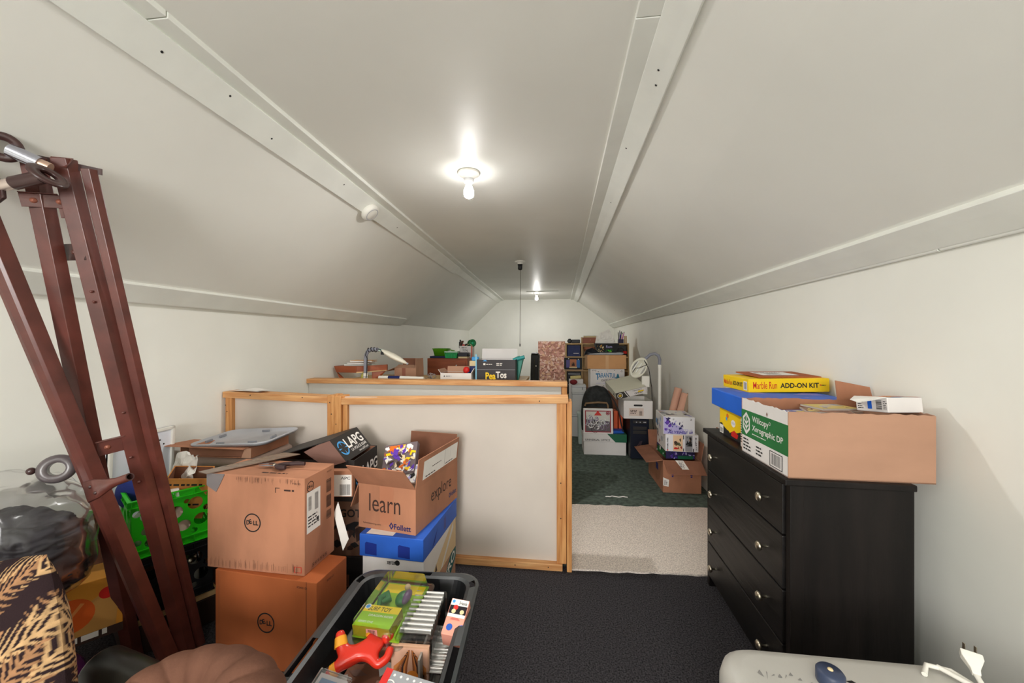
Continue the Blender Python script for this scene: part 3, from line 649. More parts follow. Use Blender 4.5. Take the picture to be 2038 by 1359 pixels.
# ------------------------------------------------------------------ open book carton on paper boxes
def learn():
    w_, d_, h_ = .302, .44, .204
    t = thing('book_carton', 'open brown book carton lettered learn and explore, on blue box', 'box', (-.927, 1.675, .4302), -9.7)
    o, fl = open_box(t, w_, d_, h_, kraft, kraft_d, (('F', .145, 40), ('B', .145, 4), ('R', .135, 6), ('L', .13, 158)))
    f = Fr((0, 0, 0), (1, 0, 0), (0, 0, 1))
    p = MB(); f.rect(p, .38 * w_, .12 * h_, .62 * w_, h_ - .001, M('old_tape', S(178, 120, 92), .35)); p.build('tape', t)
    p = MB()
    f.text(p, 'learn', .19 * w_, .40 * h_, .55 * w_, .40 * h_, inkb); f.text(p, 'Follett', .63 * w_, .06 * h_, .29 * w_, .125 * h_, navy, .02); f.text(p, 'follettlearning.com', .08 * w_, .09 * h_, .32 * w_, .05 * h_, inkb)
    def dia(f, a, b, s):
        f.poly(p, [(a, b - s), (a + s * .72, b), (a, b + s), (a - s * .72, b)], navy); f.poly(p, [(a, b - s * .5), (a + s * .3, b), (a, b + s * .5), (a - s * .3, b)], kraft)
    dia(f, .585 * w_, .13 * h_, .017)
    g = Fr((w_, 0, 0), (0, 1, 0), (0, 0, 1))
    g.text(p, 'explore', .32 * d_, .36 * h_, .50 * d_, .40 * h_, inkb); g.text(p, 'Follett', .80 * d_, .18 * h_, .16 * d_, .12 * h_, navy, .02); dia(g, .775 * d_, .24 * h_, .015)
    p.build('lettering', t)
    fo, ff = fl[2]; p = MB(); ff.rect(p, .055, .024, d_ - .02, .112, whitep); ff.rect(p, .27, .026, .2715, .11, inkb); ff.lines(p, .14, .06, .24, .07, inkb, 1, 3); ff.lines(p, .08, .028, .2, .04, inkb, 1, 5); ff.lines(p, .28, .028, .38, .04, inkb, 1, 7); ff.rect(p, .335, .05, .3356, .11, inkb)
    q = p.build('shipping_label', t)
    s = thing('mosaic_box', 'small box printed with colourful mosaic shards, tilted in open book carton', 'box', (-.868, 1.80, .605), 0, e=(R(48), R(-9), R(3)))
    MB().box((0, 0, 0), (.175, .17, .035), M('mosaic_ground', S(110, 96, 100), .5)).build('body', s, .002)
    p = MB(); f = Fr((0, 0, 0), (1, 0, 0), (0, 1, 0)); f = Fr((0, 0, .035), (1, 0, 0), (0, 1, 0))
    f.shards(p, .004, .01, .171, .16, [whitep, orange, cream, purple, inkb, M('rust_tone', S(170, 90, 60), .5), whitep, silver, yellow], 90, 11, .14); p.build('mosaic_print', s)
    s = thing('toy_ball', 'white and black patterned ball inside the open book carton', 'ball', (-.735, 1.79, .575))
    MB().ball((0, 0, 0), .048, M('ball_white', S(222, 226, 210), .4), 20, 12).build('shell', s); MB().lathe([(.0487, -.012), (.0490, 0), (.0487, .012)], ink, 24, (0, 0, 0), (.4, -.3, .8)).build('band', s)
    s = thing('comic_book', 'pink and black patterned booklet between mosaic box and ball', 'booklet', (-.78, 1.76, .60), 0, e=(R(40), R(-8), R(-6)))
    MB().box((0, 0, 0), (.10, .10, .01), whitep).build('pages', s); p = MB(); f = Fr((0, 0, .01), (1, 0, 0), (0, 1, 0)); f.shards(p, .0, .0, .1, .1, [pink, purple, ink, lilac, whitep], 22, 3, .22); p.build('cover', s)
    w_, d_, h_ = .308, .45, .10
    t = thing('blue_carton', 'blue paper carton with handle cut-outs under the book carton', 'box', (-.891, 1.615, .3295), -3.6)
    closed_box(t, w_, d_, h_, blue); p = MB(); f = faces(w_, d_, h_)['F']; db = M('deep_blue', S(14, 40, 128), .6)
    for x0, x1 in ((.028, .085), (.188, .245)): p = MB(); f.poly(p, [(x0, .012), (x1, .008), (x1, .060), (x0 + .006, .066), (x0, .06)], db); p.build('handle_slot', t)
    p = MB(); f = faces(w_, d_, h_)['R']; f.poly(p, [(.10, .01), (.13, .02), (.17, .075), (.14, .05)], db); f.rect(p, .25, .02, .28, .08, M('mid_blue', S(60, 70, 150), .5)); f = faces(w_, d_, h_)['T']; f.rect(p, .03, .006, .16, .05, whitep); p.build('print', t)
    w_, d_, h_ = .295, .44, .165
    t = thing('paper_carton', 'white paper carton between blue carton and green lettered carton', 'box', (-.880, 1.622, .164), -3)
    closed_box(t, w_, d_, h_, white); p = MB(); f = faces(w_, d_, h_)['R']; f.poly(p, [(0, 0), (.20, 0), (.40, .155), (.40, .12), (.23, 0), (d_, 0), (d_, .01), (d_, h_), (.38, h_)], M('buff', S(216, 190, 150), .7)); f.poly(p, [(.13, .03), (.16, .03), (.145, .07)], inkb); p.build('print', t)
    p = MB(); f = faces(w_, d_, h_)['F']; f.disc(p, .17, .145, .012, ink); f.text(p, 'xerox', .12, .135, .04, .016, ink, .02); p.build('lettering', t)
    w_, d_, h_ = .29, .44, .163
    t = thing('paper_carton', 'bottom paper carton with teal stripe of white lettering, on the carpet', 'box', (-.876, 1.626, 0), -3)
    closed_box(t, w_, d_, h_, kraft_p); p = MB(); f = faces(w_, d_, h_)['R']; f.poly(p, [(.12, .0), (.36, .162), (d_, .162), (d_, .105), (.26, .0)], teal); f.text(p, 'XERO', .23, .028, .22, .05, whitep, .02, rot=24); p.build('lettering', t)
learn()

# ------------------------------------------------------------------ black gear boxes behind
def lapg():
    w_, d_, h_ = .445, .27, .20
    t = thing('gear_box', 'black lidded gear box with blue crosshair logo, lid half open', 'box', (-1.425, 1.70, .52), 4)
    open_box(t, w_, d_, h_, blackm, kraft_d)
    def emb(f, a, b, s, p):
        f.ring(p, a, b, s, s * .2, skyb, 30, 20, 160); f.ring(p, a, b, s, s * .2, skyb, 30, 200, 340)
        for x, y in ((1, 0), (-1, 0), (0, 1), (0, -1)): f.poly(p, [(a + x * s * .95 - y * s * .1, b + y * s * .95 + x * s * .1), (a + x * s * .25, b + y * s * .25), (a + x * s * .95 + y * s * .1, b + y * s * .95 - x * s * .1)], skyb)
    f = faces(w_, d_, h_)['R']; p = MB()
    emb(f, .052, .10, .038, p); f.text(p, 'LAPG', .088, .085, .185, .062, whitep, .02); f.text(p, 'LA POLICE GEAR', .14, .06, .13, .016, whitep, .01); f.text(p, 'www.LAPG.com', .16, .035, .1, .014, whitep); p.build('logo', t)
    # lid hinged on the left edge
    H0 = Vector((0, 0, h_)); a = R(17); D = Vector((math.cos(a), 0, math.sin(a))) * (w_ - .105); N = Vector((-math.sin(a), 0, math.cos(a)))
    tip = H0 + D; lid = MB(); lid.panel([H0, H0 + Vector((0, d_, 0)), tip + Vector((0, d_ + .01, 0)), tip + Vector((0, -.01, 0))], -N * .004, blackm); lid.build('lid', t)
    fd = Vector((.55, .0, -.68)).normalized() * .135
    q = [tip + Vector((0, -.01, 0)), tip + Vector((0, d_ + .01, 0))]
    lid = MB(); lid.panel([q[0], q[1], q[1] + fd, q[0] + fd], (-.003, 0, -.003), blackm); lid.build('lid_flap', t)
    f = Fr(q[0] + fd, (0, 1, 0), -fd); p = MB(); emb(f, .055, .068, .040, p); f.text(p, 'LAPG', .093, .052, .175, .058, whitep, .02); f.text(p, 'LA POLICE GEAR', .105, .030, .165, .016, whitep, .01); f.text(p, 'www.LAPG.com', .16, .010, .105, .013, whitep); p.build('logo', t)
    tk = MB(); pts = [q[0] + fd * .02, q[0] + fd * .98]
    e2 = Vector((-.17, -.02, -.03)); arc = [pts[1] + e2 * .55 * (i / 4) + Vector((0, 0, -.01 * i / 4)) for i in range(1, 5)] + [pts[0] + e2 * .6 + Vector((-.02, 0, -.035)), pts[0] + e2 * .35 + Vector((0, 0, -.01))]
    tk.panel([pts[0], pts[1]] + arc, (0, .003, 0), M('brown_inside', S(122, 88, 78), .7)); tk.build('tuck_flap', t)
    t = thing('small_carton', 'small carton with white barcode label under black gear box', 'box', (-1.10, 1.66, .565), 8)
    closed_box(t, .14, .035, .125, kraft); p = MB(); f = faces(.14, .035, .125)['F']; f.rect(p, .02, .004, .136, .105, whitep); f.text(p, 'APC', .085, .082, .045, .014, ink, .01); f.bars(p, .08, .01, .13, .06, ink, 12); p.build('barcode_label', t)
    w_, d_, h_ = .44, .27, .27
    t = thing('printed_carton', 'brown carton with black printed pictures under black gear box', 'box', (-1.36, 1.715, .248), 4)
    closed_box(t, w_, d_, h_, M('dull_kraft', S(126, 92, 74), .7, nscale=6, namt=.2)); p = MB(); f = faces(w_, d_, h_)['R']; f.text(p, 'GOT', .13, .19, .10, .04, ink, .02); f.shards(p, .02, .03, .25, .17, [ink, inkb, blackm], 9, 4, .3); f.lines(p, .18, .08, .26, .17, ink, 6, 3)
    f = faces(w_, d_, h_)['F']; f.text(p, 'GOT', .30, .19, .11, .04, ink, .02); f.shards(p, .25, .03, .43, .17, [ink, inkb, blackm], 9, 5, .3); p.build('print', t)
    t = thing('dark_carton', 'dark closed carton on carpet below the printed brown carton', 'box', (-1.37, 1.715, 0), 3)
    closed_box(t, .46, .28, .247, blackm); MB().box((.1, -.001, .1), (.36, .0, .16), kraft_d).build('label', t)
lapg()

# ------------------------------------------------------------------ grey totes, crates
def tote_stack():
    t = thing('plain_carton', 'plain brown carton standing under the taupe storage tote', 'box', (-1.97, 1.765, 0), -2)
    closed_box(t, .40, .32, .30, kraft_d); MB().box((.0, .155, .30), (.40, .165, .301), kraft).build('tape', t)
    t = thing('storage_tote', 'taupe plastic storage tote with lid before the stair half wall', 'tote', (-1.785, 1.935, .302), -2)
    rings = [rrect(.36, .27, .05, 5, 0, 0, 0), rrect(.40, .31, .055, 5, 0, 0, .35)]
    MB().loops(rings, greybrown, smooth=True, caps=(True, False)).build('body', t)
    b = MB(); b.loops([rrect(.44, .345, .07, 6, 0, 0, .345), rrect(.452, .355, .07, 6, 0, 0, .352), rrect(.448, .35, .07, 6, 0, 0, .376), rrect(.425, .33, .065, 6, 0, 0, .388), rrect(.37, .28, .05, 6, 0, 0, .388), rrect(.36, .27, .05, 6, 0, 0, .376)], greybrown, smooth=True, caps=(True, True)); b.build('lid', t)
    MB().box((.19, -.06, .25), (.208, .10, .30), black).build('handle_slot', t)
    t = thing('mailer_box', 'flat brown cardboard box with open end on taupe tote', 'box', (-1.985, 1.775, .691), 2)
    w_, d_, h_ = .40, .29, .052
    b = MB(); b.box((0, 0, 0), (w_, d_, .003), kraft); b.box((0, 0, h_ - .003), (w_, d_, h_), kraft); b.box((w_ - .003, 0, .003), (w_, d_, h_ - .003), kraft); b.box((0, d_ - .003, .003), (w_, d_, h_ - .003), kraft); b.box((0, 0, .003), (.003, d_, h_ - .003), kraft)
    b.panel([(.05, 0, .006), (.36, 0, .006), (.37, .01, h_ - .008), (.04, .01, h_ - .008)], (0, .003, 0), kraft_d); b.build('body', t)
    MB().panel([(-.10, -.02, h_ + .004), (w_ - .02, -.03, h_), (w_ - .02, .10, h_ + .001), (-.04, .12, h_ + .004)], (0, 0, .003), kraft).build('flap', t)
    MB().panel([(w_ - .045, -.012, .004), (w_, -.002, 0), (w_, 0, h_), (w_ - .03, -.006, h_)], (0, .002, 0), kraft_p).build('flap', t)
    t = thing('storage_tray', 'light grey plastic lid lying upside down on the flat brown box', 'lid', (-1.735, 1.935, .750), 0, e=(R(1.5), R(-2.5), R(4)))
    b = MB(); W, D = .43, .33
    b.loops([rrect(W - .03, D - .03, .05, 6, 0, 0, 0), rrect(W, D, .06, 6, 0, 0, .014), rrect(W, D, .06, 6, 0, 0, .020), rrect(W - .014, D - .014, .055, 6, 0, 0, .021), rrect(W - .035, D - .035, .05, 6, 0, 0, .007)], grey, smooth=True, caps=(True, True)); b.build('tray', t)
    for x, y, a in ((-.17, .03, 90), (-.165, -.07, 90), (.12, -.12, 10), (.165, -.02, 90), (.02, .12, 0), (-.05, -.13, 0)):
        c = MB(); c.T = Matrix.Translation((x, y, .008)) @ Matrix.Rotation(R(a), 4, 'Z'); c.box((-.022, -.004, 0), (.022, .004, .013), M('grey_clip', S(130, 132, 138), .45)); c.build('clip', t, .002)
tote_stack()
def crate(name, label, loc, rot, mat, w_=.267, d_=.262, h_=.244):
    t = thing(name, label, 'crate', loc, rot)
    big = [(.055, .172, .030), (.135, .150, .028), (.092, .095, .028), (.205, .172, .027), (.165, .085, .024), (.225, .095, .026), (.045, .105, .016), (.017, .185, .014), (.175, .188, .010), (.13, .055, .014), (.058, .055, .018), (.245, .14, .013), (.018, .065, .013), (.095, .198, .010), (.20, .052, .013)]
    def side(W):
        hs = [ell(min(W - .02, x * W / .267), y, r_, r_) for x, y, r_ in big]
        return [(0, .0), (W, .0), (W, h_ - .026), (0, h_ - .026)], hs
    X = Matrix.Rotation(R(90), 4, 'X'); Z = Matrix.Rotation(R(90), 4, 'Z')
    for W, T in ((w_, X), (w_, Matrix.Translation((0, d_, 0)) @ X), (d_, Z @ X), (d_, Matrix.Translation((w_, 0, 0)) @ Z @ X)):
        o, hs = side(W); plate(o, hs, .004, mat, T).build('side', t)
    MB().box((0, 0, 0), (w_, d_, .006), mat).build('bottom', t)
    b = MB(); q = .011
    for z0, z1, q in ((h_ - .030, h_ - .026, .012), (h_ - .004, h_, .012), (.030, .034, .007), (.0, .004, .007)):
        b.loops([[(-q, -q, z0), (w_ + q, -q, z0), (w_ + q, d_ + q, z0), (-q, d_ + q, z0)], [(-q, -q, z1), (w_ + q, -q, z1), (w_ + q, d_ + q, z1), (-q, d_ + q, z1)], [(.002, .002, z1), (w_ - .002, .002, z1), (w_ - .002, d_ - .002, z1), (.002, d_ - .002, z1)], [(.002, .002, z0), (w_ - .002, .002, z0), (w_ - .002, d_ - .002, z0), (.002, d_ - .002, z0)], [(-q, -q, z0), (w_ + q, -q, z0), (w_ + q, d_ + q, z0), (-q, d_ + q, z0)]], mat)
    for k in range(5):
        for (x, y) in ((w_ * k / 4, -.006), (w_ * k / 4, d_ + .006)): b.box((x - .0015, y - .006, h_ - .026), (x + .0015, y + .006, h_ - .004), mat); b.box((x - .0015, y - .002, .004), (x + .0015, y + .002, .03), mat)
        for (x, y) in ((-.006, d_ * k / 4), (w_ + .006, d_ * k / 4)): b.box((x - .006, y - .0015, h_ - .026), (x + .006, y + .0015, h_ - .004), mat)
    b.box((.001, -.001, h_ - .028), (w_ - .001, .001, h_), mat); b.box((.001, d_ - .001, h_ - .028), (w_ - .001, d_ + .001, h_), mat); b.box((-.001, 0, h_ - .028), (.001, d_, h_), mat); b.box((w_ - .001, 0, h_ - .028), (w_ + .001, d_, h_), mat)
    b.build('rim', t); return t
g1 = crate('milk_crate', 'lime green plastic crate with round holes, full of packaging', (-1.722, 1.338, .404), 59, lime)
g2 = crate('milk_crate', 'black plastic crate with round holes under the lime green crate', (-1.722, 1.338, .156), 59, black)
def crate_content():
    Mx = Matrix.Translation((-1.722, 1.338, .41)) @ Matrix.Rotation(R(59), 4, 'Z')
    def pl(x, y, z=0): return Mx @ Vector((x, y, z))
    t = thing('printed_carton', 'brown carton with rows of black print sticking out of green crate', 'box', pl(.10, .09, .10), 0, e=(R(14), R(10), R(36)))
    open_box(t, .15, .11, .20, M('amber_board', S(196, 128, 62), .7), kraft_d); p = MB()
    for s2, W in (('F', .15), ('R', .11)):
        f = faces(.15, .11, .20)[s2]
        for i in range(5): f.lines(p, .01, .03 + i * .033, W - .01, .048 + i * .033, ink, 1, i, .5)
    p.build('print', t)
    t = thing('crumpled_paper', 'crumpled white paper sheet at the back of the green crate', 'paper', pl(.19, .13, .29))
    def fn(u, v): 
        x, y = u - .5, v - .5; return (x * .12, y * .04 + .03 * noise.noise(Vector((u * 4, v * 4, 2))), y * .13 + .04 * noise.noise(Vector((u * 4, v * 5, 9))))
    MB().grid(fn, 12, 12, whitep, False).build('sheet', t)
    t = thing('white_carton', 'white printed carton lying in the front of green crate', 'box', pl(.03, .035, .165), 0, e=(R(10), R(-6), R(44)))
    closed_box(t, .13, .08, .06, whitep); p = MB(); f = faces(.13, .08, .06)['F']; f.lines(p, .03, .012, .11, .05, ink, 4, 3); f = faces(.13, .08, .06)['T']; f.lines(p, .02, .02, .1, .07, inkb, 4, 6); p.build('print', t)
    t = thing('dark_pouch', 'dark blue cloth pouch at the wall side of green crate', 'pouch', pl(.03, .19, .16))
    MB().ball((0, 0, .06), (.07, .05, .075), M('navy_cloth', S(24, 40, 110), .8), 16, 10).build('cloth', t)
    t = thing('black_wrapper', 'folded black wrapper beside crumpled paper in green crate', 'wrapper', pl(.205, .06, .195), 0, e=(R(20), R(12), R(60)))
    MB().box((0, 0, 0), (.07, .09, .012), blackm).build('wrapper', t, .003)
    for i, (x, y, z, m, lab) in enumerate(((.045, .10, .0, whitep, 'white paper roll seen through holes of green crate, left'), (.16, .04, .0, M('pale_skin', S(214, 186, 170), .6), 'pale wrapped bundle seen through holes of green crate'), (.09, .04, .0, M('tan_wrap', S(178, 140, 110), .6), 'tan wrapped bundle low in green crate behind holes'))):
        t = thing('wrapped_bundle', lab, 'bundle', pl(x, y, z))
        def fn2(u, v, s3=i): 
            a = 2 * math.pi * u; r_ = .036 * (1 + .15 * noise.noise(Vector((math.cos(a) * 2, math.sin(a) * 2, v * 4 + s3)))) * (.3 + .7 * min(1, 6 * v * (1 - v)) if .0 < v < 1 else .3); return (r_ * math.cos(a), r_ * math.sin(a), .155 * v)
        MB().grid(fn2, 20, 14, m).build('wrap', t)
    My = Matrix.Translation((-1.722, 1.338, .163)) @ Matrix.Rotation(R(59), 4, 'Z')
    t = thing('orange_pack', 'small orange and white pack inside the black crate', 'pack', My @ Vector((.12, .02, 0)), 62)
    closed_box(t, .05, .03, .10, orange); p = MB(); f = faces(.05, .03, .1)['F']; f.rect(p, .004, .01, .046, .04, whitep); f.bars(p, .01, .014, .04, .036, ink, 7); p.build('label', t)
    t = thing('glass_jar', 'pale jar lying inside the black crate near the rim', 'jar', My @ Vector((.2, .08, .0)), 20)
    MB().lathe([(0, 0), (.034, 0), (.036, .01), (.036, .1), (.026, .12), (.026, .14), (0, .14)], M('pale_glass', S(180, 184, 176), .15), 18).build('glass', t); MB().lathe([(.028, .125), (.028, .146), (0, .147)], nickel, 18).build('lid', t)
    # under the crates
    t = thing('wooden_board', 'pale wooden board between the black crate and dark case', 'board', (-1.737, 1.318, .124), 59)
    MB().box((0, 0, 0), (.31, .27, .03), wood).build('board', t, .002)
    t = thing('dark_case', 'dark brown flat case on carpet beneath the crates', 'case', (-1.737, 1.318, 0), 59)
    MB().box((0, 0, 0), (.32, .27, .123), M('dark_brown', S(50, 34, 28), .45)).build('case', t, .006); MB().box((.1, -.006, .05), (.2, 0, .065), nickel).build('clasp', t)
crate_content()
t = thing('white_board', 'white framed board leaning on the left wall behind crates', 'board', (-2.085, 1.50, .40), 0, e=(0, R(3), 0))
MB().box((0, 0, 0), (.012, .30, .45), M('board_white', S(226, 230, 240), .3)).build('panel', t)
for a, c in (((0, 0, 0), (.022, .016, .45)), ((0, .284, 0), (.022, .30, .45)), ((0, 0, .434), (.022, .30, .45)), ((0, 0, 0), (.022, .30, .016))): MB().box(a, c, whiteplastic).build('frame', t, .003)
p = MB(); f = Fr((.0125, 0, 0), (0, 1, 0), (0, 0, 1)); f.rect(p, .22, .385, .232, .392, ink); f.rect(p, .245, .36, .252, .368, ink); p.build('pen_mark', t)
tag(MB().box((-2.095, 1.44, 0), (-1.99, 1.86, .395), kraft_d).build('support_carton', None, .003), 'narrow brown carton behind the crates holding up white board', 'box')

# ------------------------------------------------------------------ folded steel bed frame leaning on the left slope
def bed_frame():
    t = thing('bed_frame', 'folded brown steel bed frame leaning on the left sloped ceiling', 'bed frame', (0, 0, 0))
    look = Vector((-.1, 0, 1.1))
    def rail(a, c, prof):
        a, c = Vector(a), Vector(c); ax = (c - a).normalized(); to = (look - (a + c) / 2); to = (to - ax * to.dot(ax)).normalized(); sd = to.cross(ax).normalized()
        if sd.x < 0: sd = -sd
        b = MB(); n = len(prof); R1 = []; inn = []
        for i, (x, y) in enumerate(prof):
            R1.append((x, y))
        back = [(x, y - .0035) for x, y in prof][::-1]
        sec = R1 + back
        b.loops([[a + sd * x + to * y for x, y in sec], [c + sd * x + to * y for x, y in sec]], steel, caps=(True, True)); b.build('rail', t, .0012)
        return ax, sd, to
    rf = rail((-1.515, 1.325, .003), (-1.700, .885, 1.82), [(-.031, -.008), (-.024, .004), (-.009, .014), (.0, .017), (.030, .0)])
    rc = rail((-1.525, 1.392, .003), (-1.565, 1.025, 1.883), [(-.030, .002), (.004, .019), (.029, .002)])
    rb = rail((-1.715, 1.345, .003), (-1.612, .982, 1.872), [(-.029, .0), (.0, .017), (.028, .0)])
    rd = rail((-1.515, 1.44, .003), (-1.510, 1.052, 1.860), [(-.02, .0), (.0, .01), (.018, .0)])
    def bracket(c, sd, ax, to, w_, h_, riv):
        b = MB(); c = Vector(c)
        b.panel([c - sd * w_ - ax * h_, c + sd * w_ - ax * h_, c + sd * w_ + ax * h_, c - sd * w_ + ax * h_], to * .003, steel)
        b.panel([c - sd * w_ + ax * h_, c + sd * w_ * .3 + ax * h_, c + sd * w_ * .3 + ax * h_ + to * .014, c - sd * w_ + ax * h_ + to * .014], ax * .003, steel)
        b.panel([c + sd * w_ * .2 - ax * (h_ + .03), c + sd * w_ - ax * (h_ + .03), c + sd * w_ - ax * h_, c + sd * w_ * .2 - ax * h_], to * .003, steel)
        o = b.build('bracket', t, .001)
        for x, y in riv: MB().lathe([(.0085, 0), (.0075, .003), (0, .005)], M('rivet', S(150, 92, 74), .35, metal=.3), 12, c + sd * x + ax * y + to * .003, to).build('rivet', o)
    ax, sd, to = rc
    bracket((-1.598, 1.015, 1.745), sd, ax, to, .062, .020, ((-.035, 0), (.018, .0), (.045, .03), (.045, -.035)))
    bracket((-1.570, 1.185, .930), sd, ax, to, .056, .026, ((-.032, .0), (.014, .0), (.03, .03), (.03, -.035)))
    b = MB(); b.box((-1.64, 1.07, 1.57), (-1.55, 1.075, 1.625), steel_d); o = b.build('bracket', t, .001); MB().lathe([(.008, 0), (.007, .003), (0, .004)], steel, 10, (-1.597, 1.07, 1.597), (0, -1, 0)).build('rivet', o)
    a0 = Vector((-1.565, 1.025, 1.883))
    for k, k2 in ((-.42, .0), (-.455, .0), (-.85, .004), (-1.02, -.006), (-1.12, .0)):
        MB().lathe([(.005, 0), (.0045, .002), (0, .003)], steel, 8, a0 + ax * k + to * .017 + sd * k2 - sd * .012, to).build('rivet', t)
    # end ties across the top
    MB().panel([(-1.665, 1.0, 1.872), (-1.49, 1.07, 1.848), (-1.49, 1.07, 1.868), (-1.665, 1.0, 1.897)], (0, .004, 0), steel_d).build('end_tie', t)
    MB().panel([(-1.60, 1.012, 1.858), (-1.545, 1.015, 1.850), (-1.54, 1.03, 1.886), (-1.59, 1.035, 1.895), (-1.603, 1.017, 1.89)], (0, .003, 0), steel).build('end_cap', t)
    # caster arms
    def disc(c, n, r_, hole, name='caster_plate'):
        MB().lathe([(hole, .003), (hole, -.005), (r_ * .8, -.006), (r_, -.002), (r_, .003), (r_ * .85, .007), (hole, .006), (hole, .003)], steel_d, 26, c, n).build(name, t)
    v1 = Vector((-1.625, .925, 1.874)); e1 = Vector((-1.545, .98, 1.832))
    disc(v1, (.80, -.55, -.2), .042, .019)
    MB().tube([v1.lerp(e1, .15), v1.lerp(e1, .78)], .020, chrome, 16).build('caster_stem', t); MB().tube([v1.lerp(e1, .78), e1], .015, M('worn_steel', S(200, 170, 150), .3, metal=.7), 14).build('caster_stem', t)
    v2 = Vector((-1.507, .95, 1.793)); e2 = Vector((-1.665, .925, 1.755))
    disc(v2, (.70, .0, .62), .045, .019)
    MB().tube([v2.lerp(e2, .1), v2.lerp(e2, .6)], .019, steel_d, 16).build('caster_stem', t); MB().tube([v2.lerp(e2, .6), v2.lerp(e2, .82)], .016, M('worn_steel2', S(206, 190, 180), .3, metal=.6), 14).build('caster_stem', t)
    MB().panel([e2 + Vector((-.03, 0, -.07)), e2 + Vector((.04, 0, -.03)), e2 + Vector((.035, 0, .02)), e2 + Vector((-.03, .0, .06))], (0, .01, 0), steel_d).build('caster_fork', t, .003)
    v3 = Vector((-1.685, 1.085, .868)); n3 = Vector((.72, -.66, .18))
    MB().lathe([(.021, .008), (.021, -.03), (.04, -.03), (.046, -.02), (.047, .0), (.040, .010), (.026, .012), (.021, .008)], M('caster_grey', S(84, 76, 78), .3, spec=.6), 30, v3, n3).build('caster', t)
    MB().ball(v3 + Vector((-.055, -.03, 0)), .012, steel_d).build('caster_pin', t)
    # flattened tube leg
    A = Vector((-1.535, 1.06, .805)); B_ = Vector((-1.355, 1.05, .868)); dd = (B_ - A).normalized(); up = Vector((0, 0, 1)); up = (up - dd * up.dot(dd)).normalized(); sd2 = dd.cross(up); rings = []
    for k, hh, tt in ((0, .036, .003), (.25, .032, .004), (.5, .02, .009), (.7, .0125, .0125), (1, .0125, .0125)):
        rings.append([A.lerp(B_, k) + up * hh * math.cos(q * math.pi / 6) + sd2 * tt * math.sin(q * math.pi / 6) for q in range(12)])
    b = MB(); b.loops(rings, steel, smooth=True, caps=(True, False)); b.loops([rings[-1], [B_ + up * .009 * math.cos(q * math.pi / 6) + sd2 * .009 * math.sin(q * math.pi / 6) for q in range(12)], [B_ - dd * .03 + up * .009 * math.cos(q * math.pi / 6) + sd2 * .009 * math.sin(q * math.pi / 6) for q in range(12)]], steel_d, caps=(False, True)); o = b.build('leg', t)
    for q in ((.03, .012), (.045, -.012)): MB().lathe([(.006, 0), (.005, .003), (0, .004)], steel_d, 8, A + dd * q[0] + up * q[1] - sd2 * .003 * (1 if sd2.y > 0 else -1), (.3, -.95, 0)).build('rivet', o)
    MB().tube([(-1.66, 1.225, .92), (-1.54, 1.262, .955)], .012, nickel, 12).build('cross_rod', t); MB().tube([(-1.66, 1.225, .90), (-1.54, 1.262, .905)], .007, steel_d, 10).build('cross_rod', t)
bed_frame()

